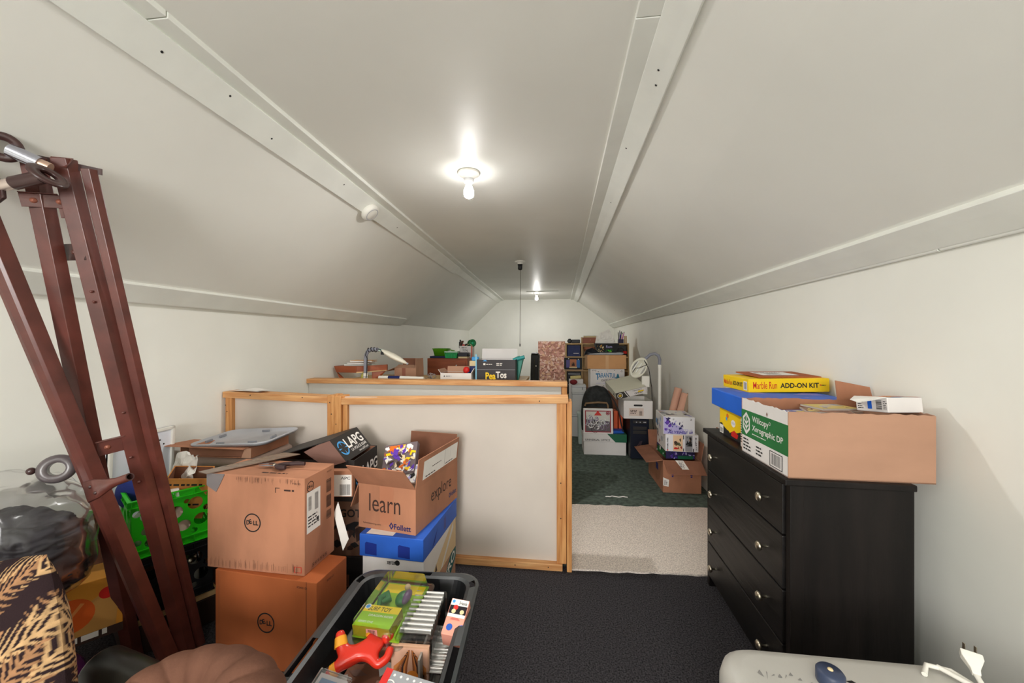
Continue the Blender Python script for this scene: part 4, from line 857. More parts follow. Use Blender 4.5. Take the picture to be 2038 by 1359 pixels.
# ------------------------------------------------------------------ bottom left: bag of clothes, palm cushion, bolster
def leftpile():
    t = thing('ball_carton', 'orange carton printed with a ball, under the bag of clothes', 'box', (-1.83, 1.115, .17), 52)
    w_, d_, h_ = .22, .15, .225
    closed_box(t, w_, d_, h_, M('amber_carton', S(224, 150, 50), .6, nscale=5, namt=.1)); f = faces(w_, d_, h_)['F']; p = MB()
    f.poly(p, [(.0, .03), (.20, .03), (.215, .20), (.12, .14), (.06, .21), (.0, .18)], M('tan_print', S(204, 150, 80), .6)); f.disc(p, .085, .115, .062, M('ball_orange', S(226, 98, 30), .6)); f.poly(p, [(.05, .06), (.12, .15), (.11, .155), (.07, .10)], M('ball_light', S(236, 150, 80), .6)); f.disc(p, .178, .165, .022, red)
    f.rect(p, .03, .0, .22, .032, inkb); f.lines(p, .06, .004, .21, .03, whitep, 1, 5, .8); p.build('ball_print', t)
    t = thing('purple_bag', 'purple satin bag on the carpet below the orange carton', 'bag', (-1.84, 1.10, 0))
    MB().ball((0, 0, .085), (.15, .14, .085), M('purple_satin', S(108, 46, 116), .25, spec=.6), 24, 12).build('bag', t)
    # dark clothes in a clear sack
    def lump(c, rx, ry, rz, amp, sd, mat, nu=56, nv=34, sq=1.0):
        def fn(u, v):
            th = math.pi * v; ph = 2 * math.pi * u; d = Vector((math.sin(th) * math.cos(ph), math.sin(th) * math.sin(ph), math.cos(th)))
            d2 = Vector([math.copysign(abs(x) ** sq, x) for x in d])
            k = 1 + amp * noise.noise(d * 2.2 + Vector((sd, 0, 0))) - amp * .55 * (1 - abs(noise.noise(Vector((d.x * 2.2 + sd, d.y * 2.2, d.z * 6 + d.x * 1.5)))) * 4 if abs(noise.noise(Vector((d.x * 2.2 + sd, d.y * 2.2, d.z * 6 + d.x * 1.5)))) < .25 else 0) + amp * .45 * noise.noise(Vector((d.x * 3, d.y * 3, d.z * 9)) + Vector((0, sd, 0))) + amp * .2 * noise.noise(d * 14)
            return (c[0] + rx * d2.x * k, c[1] + ry * d2.y * k, c[2] + rz * d2.z * k)
        return MB().grid(fn, nu, nv, mat)
    t = thing('clothes_bundle', 'dark folded clothes packed inside the clear plastic sack', 'clothes', (-1.835, 1.06, .40))
    cloth = M('charcoal_cloth', S(52, 50, 54), .6, nscale=9, namt=.4, bump=.5, bscale=22)
    lump((0, 0, .165), .215, .135, .150, .13, 1.7, cloth, 110, 70, sq=.7).build('garment', t)
    pk = M('dusty_pink_cloth', S(150, 100, 96), .6, nscale=8, namt=.3)
    lump((-.13, -.115, .17), .06, .035, .05, .3, 4.7, pk, 30, 20).build('garment', t)
    for k, (a, c_) in enumerate((((-.10, -.165, .215), (-.075, -.175, .155)), ((.055, -.165, .14), (.125, -.15, .06)), ((-.22, -.10, .11), (-.18, -.15, .05)))):
        b = MB()
        for i in range(3): o_ = Vector((.009 * i, 0, .002 * i)); A, B_ = Vector(a) + o_, Vector(c_) + o_; b.tube([A, A.lerp(B_, .5) + Vector((.003, -.006, 0)), B_], .0012, whitep, 5)
        b.build('stitching', t)
    t = thing('clothes_sack', 'clear plastic sack of dark clothes at left edge, tied with cord', 'bag', (-1.845, 1.05, .398))
    def sack(u, v):
        th = math.pi * v; ph = 2 * math.pi * u; d = Vector((math.sin(th) * math.cos(ph), math.sin(th) * math.sin(ph), math.cos(th)))
        d2 = Vector([math.copysign(abs(x) ** .7, x) for x in d]); k = 1 + .035 * noise.noise(Vector((d.x * 2, d.y * 2, d.z * 8))) + .05 * noise.noise(d * 4 + Vector((5, 1, 0))) + .02 * noise.noise(Vector((d.x * 4, d.y * 4, d.z * 20)))
        return (.238 * d2.x * k, .172 * d2.y * k, .205 + (.245 if d2.z > 0 else .20) * d2.z * k)
    MB().grid(sack, 72, 48, film).build('film', t)
    b = MB(); rope = M('straw_rope', S(190, 140, 60), .8, nscale=30, namt=.3)
    for z in (.36, .475):
        b.tube([(-.13 + .02 * i, -.18 + .012 * math.sin(i * 1.3) + .004 * i, z + .012 * math.sin(i * .9) + .004 * i) for i in range(9)], [.006, .01, .013, .012, .013, .012, .01, .009, .005], rope, 8)
    b.build('tie_cord', t)
    # armchair cushion with palm print
    t = thing('palm_cushion', 'dark palm-leaf patterned cushion propped up at the lower left corner', 'cushion', (-1.468, .786, .413))
    N = 190; cx = bpy.data.meshes.new('cover'); vs = []; fs = []; cols = []
    ex = Vector((math.cos(R(20)), .05, math.sin(R(20)))).normalized(); ez = Vector((-.41, .2, .91)); en = ex.cross(ez).normalized()
    rr = random.Random(21); fronds = []
    for yy in range(10):
        for xx in range(8):
            fronds.append((-.85 + .21 * xx + rr.uniform(-.07, .07), -.98 + .19 * yy + rr.uniform(-.06, .06), rr.choice((28, 40, 52, 34, 20, 64, 100)) + rr.uniform(-8, 8), rr.uniform(.34, .52)))
    rr.shuffle(fronds)
    spec = fronds
    tan = Vector(S(206, 168, 122)); tan2 = Vector(S(172, 128, 92)); grn = Vector(S(104, 108, 66)); ground = Vector(S(44, 32, 34))
    def palm(x, y):
        best = None
        for i, (fx, fy, an, ln) in enumerate(spec):
            a = R(an); dx, dy = x - fx, y - fy; s1 = dx * math.cos(a) + dy * math.sin(a); s2 = -dx * math.sin(a) + dy * math.cos(a)
            bend = .55 * s1 * s1; s2 -= bend
            if -.02 < s1 < ln:
                f_ = s1 / ln; hw = .13 * math.sin(math.pi * min(1, .12 + f_ * .9)) ** .8
                if abs(s2) < .008: best = (i, 1.0); continue
                if abs(s2) < hw:
                    q = (s1 - abs(s2) * .9) / .042 + i * .37 + .35 * noise.noise(Vector((x * 14, y * 14, i))); q -= math.floor(q)
                    wd = .52 * (1 - abs(s2) / hw) ** .6 + .05
                    best = (i, .75 + .25 * (1 - abs(s2) / hw)) if q < wd else (best if abs(s2) > hw * .55 else None)
        if best is None: return ground
        i, k = best; base = grn if i in (12, 43) else (tan if i % 2 else tan2); n_ = noise.noise(Vector((x * 30, y * 30, 3))); return base * (k * (.85 + .25 * n_))
    for side in (1, -1):
        for j in range(N + 1):
            for i in range(N + 1):
                u, v = 2 * i / N - 1, 2 * j / N - 1
                e4 = (abs(u) ** 4 + abs(v) ** 4); h4 = max(0, (1 - u ** 4) * (1 - v ** 4)) ** .7
                x = u * (1 - .10 * v * v) * .265; z = v * (1 - .10 * u * u) * .29; wr = .012 * noise.noise(Vector((x * 9, z * 9, side * 3))) * h4
                vs.append(ex * x + ez * z + en * (side * (.085 * h4 + wr))); c_ = palm(x * 2.6, z * 2.6); cols.append((*c_, 1))
    for s_ in range(2):
        o_ = s_ * (N + 1) ** 2
        for j in range(N):
            for i in range(N):
                q = (o_ + j * (N + 1) + i, o_ + j * (N + 1) + i + 1, o_ + (j + 1) * (N + 1) + i + 1, o_ + (j + 1) * (N + 1) + i); fs.append(q if s_ == 0 else q[::-1])
    cx.from_pydata([tuple(v) for v in vs], [], fs); at = cx.color_attributes.new('print', 'FLOAT_COLOR', 'POINT'); at.data.foreach_set('color', [x for c_ in cols for x in c_]); cx.polygons.foreach_set('use_smooth', [True] * len(fs))
    m = M('palm_fabric', (.2, .15, .1), .9, spec=.1, bump=.4, bscale=260); nt = m.node_tree; at = nt.nodes.new('ShaderNodeAttribute'); at.attribute_name = 'print'; nt.links.new(at.outputs['Color'], nt.nodes['Principled BSDF'].inputs['Base Color'])
    cx.materials.append(m); o = bpy.data.objects.new('cover', cx); C.objects.link(o); o.parent = t
    tag(MB().box((-1.78, .68, 0), (-1.22, .98, .055), olive).build('seat_base', None, .03), 'dark olive padded seat base under the palm cushion', 'seat')
    t = thing('arm_roll', 'dark olive vinyl padded roll beside the palm-leaf cushion', 'arm rest', (-1.36, .965, .335), 0)
    d0 = Vector((.42, -.06, -.045)); b = MB(); b.tube([d0 * k for k in (0, .03, .06, .3, .6, .94, .97, 1)], [.03, .05, .058, .06, .06, .058, .05, .03], M('olive_vinyl', S(30, 30, 26), .3, spec=.5, nscale=6, namt=.3), 20); b.build('padding', t)
    MB().tube([(.1, -.012, -.3335), (.1, -.012, -.05)], .015, steel_d, 10).build('post', t); MB().tube([(.3, -.04, -.3335), (.3, -.04, -.07)], .015, steel_d, 10).build('post', t)
    # brown pleated bolster
    t = thing('brown_bolster', 'brown suede bolster with radial pleats at the bottom edge', 'cushion', (-.825, .76, -.026))
    su = M('brown_suede', S(104, 72, 58), .9, spec=.1, nscale=12, namt=.2, bump=.3, bscale=90)
    def bol(u, v):
        a = 2 * math.pi * u; q = math.pi * 2 * v; pl = .010 * abs(math.sin(a * 7 + 1.5 * math.sin(q))) ** .4
        rr_ = .115 + (.062 + pl) * math.cos(q); zz = (.07 + pl) * math.sin(q)
        return (rr_ * math.cos(a) * 1.12, rr_ * math.sin(a) * .80 + zz * -.35, .475 + zz * .85 + rr_ * math.sin(a) * .18)
    MB().grid(bol, 150, 26, su).build('cover', t)
    MB().ball((0, .0, .46), (.08, .065, .045), su).build('centre', t)
    tag(MB().box((-.94, .60, 0), (-.765, .84, .374), kraft_d).build('stand_carton', None, .003), 'brown carton just under the brown suede bolster', 'box')
leftpile()

# ------------------------------------------------------------------ black tote of toys
def toybin():
    t = thing('toy_tote', 'open black plastic tote full of packaged toys on the carpet', 'tote', (-.508, 1.01, 0), 3)
    W, D, H = .475, .84, .40; n = 10
    def rr(w_, d_, r_, z, bump=0):
        pts = []; per = []
        for (sx, sy, a0) in ((1, -1, -90), (1, 1, 0), (-1, 1, 90), (-1, -1, 180)):
            for k in range(7):
                a = R(a0 + 90 * k / 6); pts.append((sx * (w_ / 2 - r_) + r_ * math.cos(a), sy * (d_ / 2 - r_) + r_ * math.sin(a), z))
        out = []
        for i, p in enumerate(pts):
            q = pts[(i + 1) % len(pts)]; out.append(p)
            if math.dist(p, q) > .1:
                for k in range(1, 20): out.append(tuple(p[j] + (q[j] - p[j]) * k / 20 for j in range(3)))
        return out
    inner_top = rr(W - .085, D - .085, .055, H - .004); no = len(inner_top)
    def wavy(loop, amt, dz=0):
        o = []
        for i, p in enumerate(loop):
            s_ = amt * (1 if (i // 4) % 2 == 0 else 0); l = math.hypot(p[0], p[1]); o.append((p[0] * (1 - s_ / l), p[1] * (1 - s_ / l), p[2] + dz))
        return o
    bot = rr(W - .15, D - .15, .06, .02); body = MB()
    body.loops([bot, wavy(rr(W - .105, D - .105, .06, H - .09), .0), rr(W - .075, D - .075, .055, H - .02)], black, smooth=False, caps=(True, False))
    body.loops([rr(W - .155, D - .155, .06, .026), wavy(rr(W - .115, D - .115, .06, H - .10), .010), wavy(rr(W - .10, D - .10, .055, H - .05), .008), inner_top], black, smooth=False, caps=(True, False))
    body.build('body', t)
    tl = len(inner_top); rim = MB()
    outer = rr(W, D, .075, H - .004); mid = [tuple((a + c) / 2 for a, c in zip(p, q)) for p, q in zip(inner_top, outer)]
    q1 = [tuple(a + (c - a) * .28 for a, c in zip(p, q)) for p, q in zip(inner_top, outer)]; q2 = [tuple(a + (c - a) * .74 for a, c in zip(p, q)) for p, q in zip(inner_top, outer)]
    q1 = [(x, y, H) for x, y, z in q1]; q2 = [(x, y, H) for x, y, z in q2]
    slots = set()
    for i, p in enumerate(outer):
        q = outer[(i + 1) % tl]; mx, my = (p[0] + q[0]) / 2, (p[1] + q[1]) / 2
        if abs(mx) > W / 2 - .005 and (abs(my - .0) < .055): slots.add(i)
        if abs(my) > D / 2 - .005 and abs(mx) < .045: slots.add(i)
        if abs(mx) > W / 2 - .03 and abs(my) > D / 2 - .09 and abs(my) < D / 2 - .03: slots.add(i)
    rim.loops([inner_top, q1, q2, outer, rr(W, D, .075, H - .03)], M('tote_rim', S(58, 62, 64), .38, spec=.5, nscale=5, namt=.15), smooth=False, skip=lambda i, j: i == 1 and j in slots)
    rim.loops([q1, [(x, y, H - .02) for x, y, z in q1]], black, skip=lambda i, j: j not in slots); rim.loops([q2, [(x, y, H - .02) for x, y, z in q2]], black, skip=lambda i, j: j not in slots)
    rim.build('rim', t)
    # rigid packing carton inside that the toys rest on
    s = thing('packed_carton', 'brown carton of small packs at the bottom of the toy tote', 'box', (-.66, .70, .027), 3)
    closed_box(s, .31, .56, .20, kraft_d); p = MB(); faces(.31, .56, .2)['T'].shards(p, .01, .01, .3, .55, [kraft, inkb, M('dusky', S(120, 84, 70), .6), M('cardpink', S(196, 150, 130), .6), whitep], 40, 3, .18); p.build('print', s)
    # green and yellow blister pack
    s = thing('blister_pack', 'clear blister pack with green and yellow card lying on top of toys', 'toy pack', (-.655, 1.085, .372), 0, e=(R(7), R(-2), R(-5)))
    w_, d_ = .195, .27
    b = MB(); b.loops([rrect(w_, d_, .02, 4, w_ / 2, d_ / 2, 0), rrect(w_, d_, .02, 4, w_ / 2, d_ / 2, .004)], clear, caps=(True, True)); b.build('tray', s)
    b = MB(); b.loops([rrect(.165, .235, .012, 4, w_ / 2, d_ / 2, .004), rrect(.150, .222, .014, 4, w_ / 2, d_ / 2, .058)], clear, smooth=False, caps=(False, True)); b.build('blister', s)
    lg = M('lime_card', S(150, 200, 30), .5); yg = M('yellow_card', S(246, 214, 20), .5)
    b = MB(); b.box((.020, .022, .006), (.178, .245, .010), lg); b.box((.024, .024, .010), (.150, .105, .046), M('olive_card', S(150, 140, 30), .5)); b.build('card', s)
    f = Fr((0, 0, .046), (1, 0, 0), (0, 1, 0)); p = MB(); f.rect(p, .024, .024, .150, .078, lg); f.rect(p, .024, .078, .150, .105, yg); f.text(p, 'SURF TOY', .040, .083, .08, .016, ink, .01); f.text(p, 'DRAGON RIDER', .055, .062, .085, .008, whitep, .01); f.text(p, 'SERIES ONE', .034, .038, .05, .007, whitep); f.disc(p, .034, .097, .010, whitep); f.disc(p, .034, .097, .007, skyb)
    f = Fr((0, .024, 0), (1, 0, 0), (0, 0, 1)); f.rect(p, .07, .014, .108, .04, pink); f.bars(p, .076, .017, .102, .037, ink, 8)
    f = Fr((0, 0, .010), (1, 0, 0), (0, 1, 0)); f.poly(p, [(.025, .2), (.17, .2), (.17, .24), (.025, .24)], yg); p.build('card_print', s)
    b = MB(); gt = M('toy_green', S(40, 120, 60), .4); b.tube([(.05, .13, .02), (.045, .15, .03), (.06, .17, .03), (.075, .15, .03), (.06, .135, .03)], [.008, .012, .013, .012, .006], gt, 10); b.ball((.12, .16, .03), (.022, .03, .018), gt); b.ball((.135, .165, .034), (.014, .03, .014), M('toy_violet', S(110, 84, 120), .4)); b.ball((.118, .205, .034), .011, M('toy_skin', S(220, 190, 150), .5)); b.build('toy', s)
    # tall clear pack holding a ribbed tray, with portrait side
    s = thing('ribbed_pack', 'clear ribbed plastic toy pack leaning in the middle of black tote', 'toy pack', (-.495, 1.10, .302), 0, e=(R(3), R(1), R(3)))
    b = MB(); b.box((0, 0, -.074), (.115, .21, .10), clear); b.build('shell', s, .008)
    b = MB(); sv = M('silver_tray', S(196, 192, 188), .2, metal=.5)
    def ribs(u, v): return (.008 + .098 * u, .015 + .18 * v, .098 + .006 * math.cos(v * 2 * math.pi * 9))
    b.grid(ribs, 4, 72, sv); b.build('ribbed_tray', s)
    b = MB(); b.box((-.004, -.012, -.03), (.112, -.002, .085), M('card_tan', S(206, 160, 130), .5)); b.build('card', s)
    f = Fr((-.004, -.012, -.03), (1, 0, 0), (0, 0, 1)); p = MB(); f.rect(p, .003, .003, .112, .11, M('peach', S(224, 176, 150), .5))
    hm = [M('hair_a', S(150, 86, 50), .5), M('hair_b', S(206, 130, 70), .5), inkb]
    for i in range(16):
        sgn = -1 if i % 2 else 1; k = i // 2; x0 = .06 + sgn * (.002 + k * .002); x1 = .058 + sgn * (.012 + k * .006)
        f.poly(p, [(x0, .104 - k * .003), (x0 + sgn * .006, .102 - k * .003), (min(.11, max(.004, x1 + sgn * .004)), .05 - k * .004), (min(.11, max(.004, x1 + sgn * .005)), .006), (min(.11, max(.004, x1 - sgn * .002)), .006), (x1 - sgn * .004, .05)], hm[k % 3])
    f.disc(p, .066, .022, .018, M('amber_spot', S(226, 140, 50), .5)); p.build('hair_print', s)
    s = thing('ribbed_pack', 'clear ribbed plastic toy pack at the right side of black tote', 'toy pack', (-.388, .97, .232), 0, e=(R(4), R(0), R(3)))
    MB().box((0, 0, 0), (.062, .30, .07), clear).build('shell', s, .006); b = MB(); b.grid(lambda u, v: (.006 + .05 * u, .12 + .17 * v, .068 + .005 * math.cos(v * 2 * math.pi * 8)), 4, 60, sv); b.build('ribbed_tray', s)
    b = MB(); b.box((.006, .006, .004), (.056, .11, .05), M('maroon_card', S(120, 36, 40), .5)); b.build('card', s); p = MB(); f = Fr((.006, .006, .05), (1, 0, 0), (0, 1, 0)); f.shards(p, .0, .0, .05, .1, [red, inkb, orange, M('maroon', S(90, 24, 30), .5)], 14, 6, .3); p.build('card_print', s)
    MB().box((0, 0, 0), (.006, .20, .10), M('grey_card_edge', S(150, 144, 138), .6)).build('divider', s, loc=(-.012, .10, .03))
    # small pink window box
    s = thing('window_box', 'small pink toy box with dark window, right end of black tote', 'toy pack', (-.362, 1.165, .335), 0, e=(R(24), R(3), R(-4)))
    w_, d_, h_ = .062, .11, .06
    closed_box(s, w_, d_, h_, M('toy_pink', S(236, 160, 140), .5), bevel=.002); p = MB(); f = faces(w_, d_, h_)['T']
    f.rect(p, .002, .062, .060, .088, M('window_dark', S(40, 34, 40), .2)); f.rect(p, .002, .088, .06, .108, whitep); f.text(p, 'Friends', .03, .092, .026, .010, ink, .02); f.disc(p, .01, .1, .005, skyb); f.disc(p, .022, .082, .008, red); f.disc(p, .018, .07, .007, cream); f.disc(p, .046, .07, .007, cream); f.rect(p, .002, .052, .06, .062, whitep)
    f.disc(p, .02, .022, .010, blue); f.poly(p, [(.05, .02), (.06, .012), (.06, .034), (.05, .03)], blue); f.poly(p, [(.014, .044), (.048, .044), (.04, .05), (.02, .05)], M('toy_rose', S(206, 110, 100), .5)); p.build('print', s)
    # grey boxed set with red edge
    s = thing('toy_set_box', 'silver topped toy box with red end at the bottom edge', 'toy pack', (-.485, .84, .325), 0, e=(R(12), R(5), R(-6)))
    w_, d_, h_ = .145, .16, .05
    closed_box(s, w_, d_, h_, M('grey_card', S(150, 152, 156), .4), bevel=.002); p = MB(); F = faces(w_, d_, h_); f = F['T']
    for i in range(6): f.disc(p, .03 + i * .019, .148, .0035, whitep, n=10)
    f.rect(p, .03, .02, .13, .13, M('grey_card_b', S(170, 172, 178), .35)); f.text(p, 'BLOCKS', .05, .085, .05, .016, ink, .02); f.ring(p, .028, .12, .016, .003, whitep); f.rect(p, 0, 0, .020, d_, red); f = F['L']; f.rect(p, 0, 0, d_, h_, red); f.text(p, 'LED', .06, .02, .04, .014, cream, .01); p.build('print', s)
    s = thing('card_case', 'clear card case with blue picture at the tote bottom edge', 'toy pack', (-.665, .875, .352), 0, e=(R(20), R(4), R(-8)))
    MB().box((0, 0, 0), (.10, .11, .012), clear).build('case', s, .003); p = MB(); b = MB().box((.008, .008, .003), (.092, .1, .008), M('case_card', S(180, 170, 170), .5)).build('card', s); f = Fr((0, 0, .008), (1, 0, 0), (0, 1, 0)); f.rect(p, .018, .02, .085, .09, M('grey_blue', S(96, 120, 150), .5)); f.poly(p, [(.03, .02), (.07, .03), (.075, .07), (.045, .085)], blue); p.build('picture', s)
    s = thing('card_stack', 'pinkish pile of loose cards at the lower left of black tote', 'cards', (-.655, .86, .24), 20)
    for i in range(7): MB().box((0, 0, 0), (.10, .15, .005), [kraft_p, pink, whitep, kraft_d][i % 4]).build('card', s, loc=(random.uniform(-.01, .02), random.uniform(-.02, .02), .012 * i))
    # plain jointed toy figure (skin modifier)
    s = thing('toy_figure', 'red and orange jointed plastic toy figure lying among the packs', 'toy', (-.612, 1.055, .342), 0, e=(R(18), R(0), R(8)))
    V = [(0, 0, .03), (.03, .012, .034), (.065, .026, .036), (.092, .038, .036), (.108, .048, .036), (.082, -.004, .034), (.104, -.024, .028), (.132, -.008, .034), (.140, .026, .045), (.066, .058, .036), (.046, .084, .046), (.030, .090, .066), (-.034, .026, .045), (-.052, .066, .07), (-.02, -.022, .03), (-.055, -.042, .018), (-.02, -.078, .008)]
    E = [(0, 1), (1, 2), (2, 3), (3, 4), (2, 5), (5, 6), (6, 7), (7, 8), (2, 9), (9, 10), (10, 11), (0, 12), (12, 13), (0, 14), (14, 15), (15, 16)]
    rad = [.024, .022, .034, .020, .014, .019, .016, .015, .014, .019, .016, .014, .021, .016, .021, .017, .014]
    me = bpy.data.meshes.new('figure_body'); me.from_pydata(V, E, []); o = bpy.data.objects.new('figure_body', me); C.objects.link(o); o.parent = s
    md = o.modifiers.new('skin', 'SKIN'); md.use_smooth_shade = True
    for i, v in enumerate(me.skin_vertices[0].data if me.skin_vertices else []): pass
    bm = bmesh.new(); bm.from_mesh(me); sk = bm.verts.layers.skin.verify()
    for v, r_ in zip(bm.verts, rad): v[sk].radius = (r_, r_)
    bm.verts.ensure_lookup_table(); bm.verts[0][sk].use_root = True; bm.to_mesh(me); bm.free()
    s.scale = (.86, .86, .86); o.modifiers.new('sub', 'SUBSURF').levels = 2; o.modifiers['sub'].render_levels = 2
    me.materials.append(M('toy_red', S(206, 44, 26), .28, spec=.6))
    MB().ball((.116, .060, .040), (.022, .022, .025), M('toy_red', None), 16, 10).build('head', s)
    oy = M('toy_orange', S(236, 160, 40), .3, spec=.6); b = MB(); b.tube([(.056, .068, .040), (.046, .084, .046), (.038, .087, .056)], [.0185, .019, .016], oy, 12); b.tube([(-.034, .026, .045), (-.045, .05, .058)], [.023, .019], oy, 12); b.tube([(-.03, -.03, .026), (-.045, -.038, .022)], [.022, .02], oy, 12); b.build('limb_bands', s)
    MB().box((-.075, -.055, -.01), (-.04, -.012, .008), steel_d).build('foot_peg', s, .003)
toybin()

# ------------------------------------------------------------------ right middle: the far cluster beyond the half walls
def floor_lamp(name, label, base, pts, shade, cordpts):
    pass
def right_cluster():
    w_, d_, h_ = .473, .33, .155
    t = thing('paper_carton', 'white and green paper carton on green carpet under boxed print', 'box', (.306, 4.41, 0), .5)
    closed_box(t, w_, d_, h_, white); MB().box((-.006, -.006, .15), (w_ + .006, d_ + .006, .240), white).build('lid', t, .003)
    p = MB(); f = Fr((-.006, -.006, .15), (1, 0, 0), (0, 0, 1)); f.poly(p, [(.27, .09), (.36, 0), (.485, 0), (.485, .09)], dkgreen); f.text(p, 'UNIVERSAL OFFICE', .02, .012, .28, .022, ink, .01); f = Fr((w_ + .006, -.006, .15), (0, 1, 0), (0, 0, 1)); f.rect(p, 0, 0, d_ + .012, .09, dkgreen); f = Fr((-.006, -.006, .24), (1, 0, 0), (0, 1, 0)); f.poly(p, [(.27, 0), (.485, 0), (.485, .34), (.32, .34)], dkgreen); p.build('print', t)
    t = thing('boxed_print', 'square white box with red bordered silver swirl print before backpack', 'box', (.302, 4.42, .2405), 0, e=(R(-6), 0, R(1)))
    w_, d_, h_ = .335, .045, .285
    closed_box(t, w_, d_, h_, white); p = MB(); f = faces(w_, d_, h_)['F']; f.rect(p, .018, .014, .312, .262, M('maroon_frame', S(150, 34, 50), .5)); f.rect(p, .030, .026, .300, .250, M('grey_ground', S(92, 84, 86), .5)); f.poly(p, [(.03, .16), (.3, .14), (.3, .25), (.03, .25)], M('pale_ground', S(206, 204, 196), .5))
    f.poly(p, [(.12, .205), (.21, .205), (.165, .262)], red); f.disc(p, .277, .232, .022, M('maroon_frame', None)); f.ring(p, .277, .232, .014, .003, silver)
    rr = random.Random(6)
    for i in range(34): f.swirl(p, rr.uniform(.05, .28), rr.uniform(.05, .19), rr.uniform(.02, .05), rr.choice((-1, 1)) * rr.uniform(.5, 1.4), .0045, rr.choice([silver, whitep, ink, M('mauve', S(120, 96, 130), .5), silver]), rr.uniform(0, 6))
    p.build('swirl_print', t)
    t = thing('backpack', 'black mottled backpack with tan trim on the green lidded carton', 'backpack', (.475, 4.63, .2405))
    ck = M('black_camo', S(40, 42, 42), .85, nscale=22, namt=.6, bump=.4, bscale=60)
    def bp(u, v):
        a = 2 * math.pi * u; z = v; k = 1 if z < .55 else math.sqrt(max(0, 1 - ((z - .55) / .45) ** 2)); k = max(.02, k); sx = math.copysign(abs(math.cos(a)) ** .6, math.cos(a)); sy = math.copysign(abs(math.sin(a)) ** .6, math.sin(a))
        return (.182 * k ** .8 * sx * (1 + .04 * math.sin(6 * z)), .10 * k * sy, .53 * z)
    MB().grid(bp, 40, 26, ck).build('body', t)
    MB().tube([(-.15, -.108, .30), (-.14, -.112, .33), (0, -.116, .345), (.10, -.114, .34), (.115, -.112, .31), (.12, -.11, .10)], .012, M('tan_trim', S(130, 104, 76), .7), 8).build('piping', t)
    MB().box((-.13, -.125, .05), (.10, -.09, .29), M('pocket_brown', S(66, 54, 46), .8)).build('pocket', t, .02)
    MB().tube([(.12, -.09, .46), (.19, -.12, .36), (.235, -.15, .24), (.26, -.16, .10), (.28, -.17, .02)], .008, ink, 8).build('strap', t)
    t = thing('binder', 'orange red binder standing behind the boxed print', 'binder', (.665, 4.57, .2405), 4); MB().box((0, 0, 0), (.045, .15, .235), M('orange_red', S(214, 92, 52), .5)).build('cover', t, .003); MB().box((.006, .004, .003), (.039, .153, .229), whitep).build('pages', t)
    t = thing('binder', 'orange red binder standing on green carton, the right one', 'binder', (.722, 4.57, .2405), -2); MB().box((0, 0, 0), (.045, .15, .215), M('orange_red', None)).build('cover', t, .003); MB().box((.006, .004, .003), (.039, .153, .209), whitep).build('pages', t)
    t = thing('blue_book', 'blue and white paperback leaning on green carton lid', 'book', (.645, 4.45, .2405), 12); MB().box((0, 0, 0), (.12, .09, .03), whitep).build('pages', t); MB().box((-.002, -.002, .03), (.122, .092, .034), blue).build('cover', t); MB().box((-.002, -.002, .0), (.122, 0, .034), blue).build('spine', t)
    # computer tower
    t = thing('computer_tower', 'black computer tower on green carpet under white banker box', 'computer', (.797, 4.27, .001), 0)
    w_, d_, h_ = .205, .45, .455
    MB().box((0, .012, .012), (w_, d_, h_), black).build('case', t, .006); MB().box((.004, 0, .012), (w_ - .004, .014, h_ - .004), M('tower_front', S(26, 32, 46), .25, spec=.6)).build('front_panel', t, .005)
    for z in (.33, .285): MB().box((.03, -.003, z), (w_ - .03, .0, z + .036), blackm).build('drive_bay', t, .002)
    MB().box((.03, -.004, .40), (w_ - .03, 0, .432), blackm).build('port_panel', t, .002)
    for x in (.06, .10, .14, .155): MB().box((x, -.006, .408), (x + .012, -.004, .42), silver).build('port', t)
    p = MB(); f = Fr((0, 0, .012), (1, 0, 0), (0, 0, 1)); f.ring(p, .10, .13, .03, .006, M('tower_ring', S(80, 60, 64), .4)); f.poly(p, [(.08, .15), (.12, .16), (.13, .2), (.1, .19)], M('tower_mark', S(70, 56, 66), .4)); p.build('logo', t)
    for x in (.02, w_ - .05): MB().box((x, .02, 0), (x + .03, d_ - .02, .012), ink).build('foot', t)
    # banker box with its lid askew
    w_, d_, h_ = .305, .38, .195
    t = thing('banker_box', 'white storage box with slot handle on the computer tower', 'box', (.725, 4.25, .4565), 0)
    open_box(t, w_, d_, h_, white, whitep); p = MB(); f = faces(w_, d_, h_)['F']; f.poly(p, rrp(.105, .135, .20, .155, .01), ink); p.build('handle_slot', t)
    p = MB(); f.rect(p, .055, .03, .21, .115, M('label_buff', S(214, 196, 186), .6)); f.bars(p, .165, .035, .195, .085, inkb, 9, True); f.lines(p, .07, .05, .15, .1, inkb, 3, 4); p.build('label', t)
    t = thing('box_lid', 'white printed carton lid lying askew on the banker box', 'lid', (.64, 4.20, .668), 0, e=(R(16), R(-13), R(8)))
    w_, d_, h_ = .34, .36, .075
    b = MB(); cr_ = M('aged_white', S(206, 204, 186), .65); b.box((0, 0, h_ - .004), (w_, d_, h_), cr_); b.box((0, 0, 0), (w_, .004, h_), white); b.box((0, d_ - .004, 0), (w_, d_, h_), white); b.box((0, 0, 0), (.004, d_, h_), cr_); b.box((w_ - .004, 0, 0), (w_, d_, h_), white); b.build('lid', t)
    p = MB(); f = faces(w_, d_, h_)['F']; f.poly(p, [(.0, 0), (.13, 0), (.09, h_), (.0, h_)], M('charcoal_ink', S(60, 58, 54), .6)); f.ring(p, .045, .036, .030, .006, whitep); f.disc(p, .045, .036, .016, M('gold_ink', S(206, 170, 60), .5)); f.poly(p, [(.14, 0), (.15, 0), (.11, h_), (.10, h_)], ink)
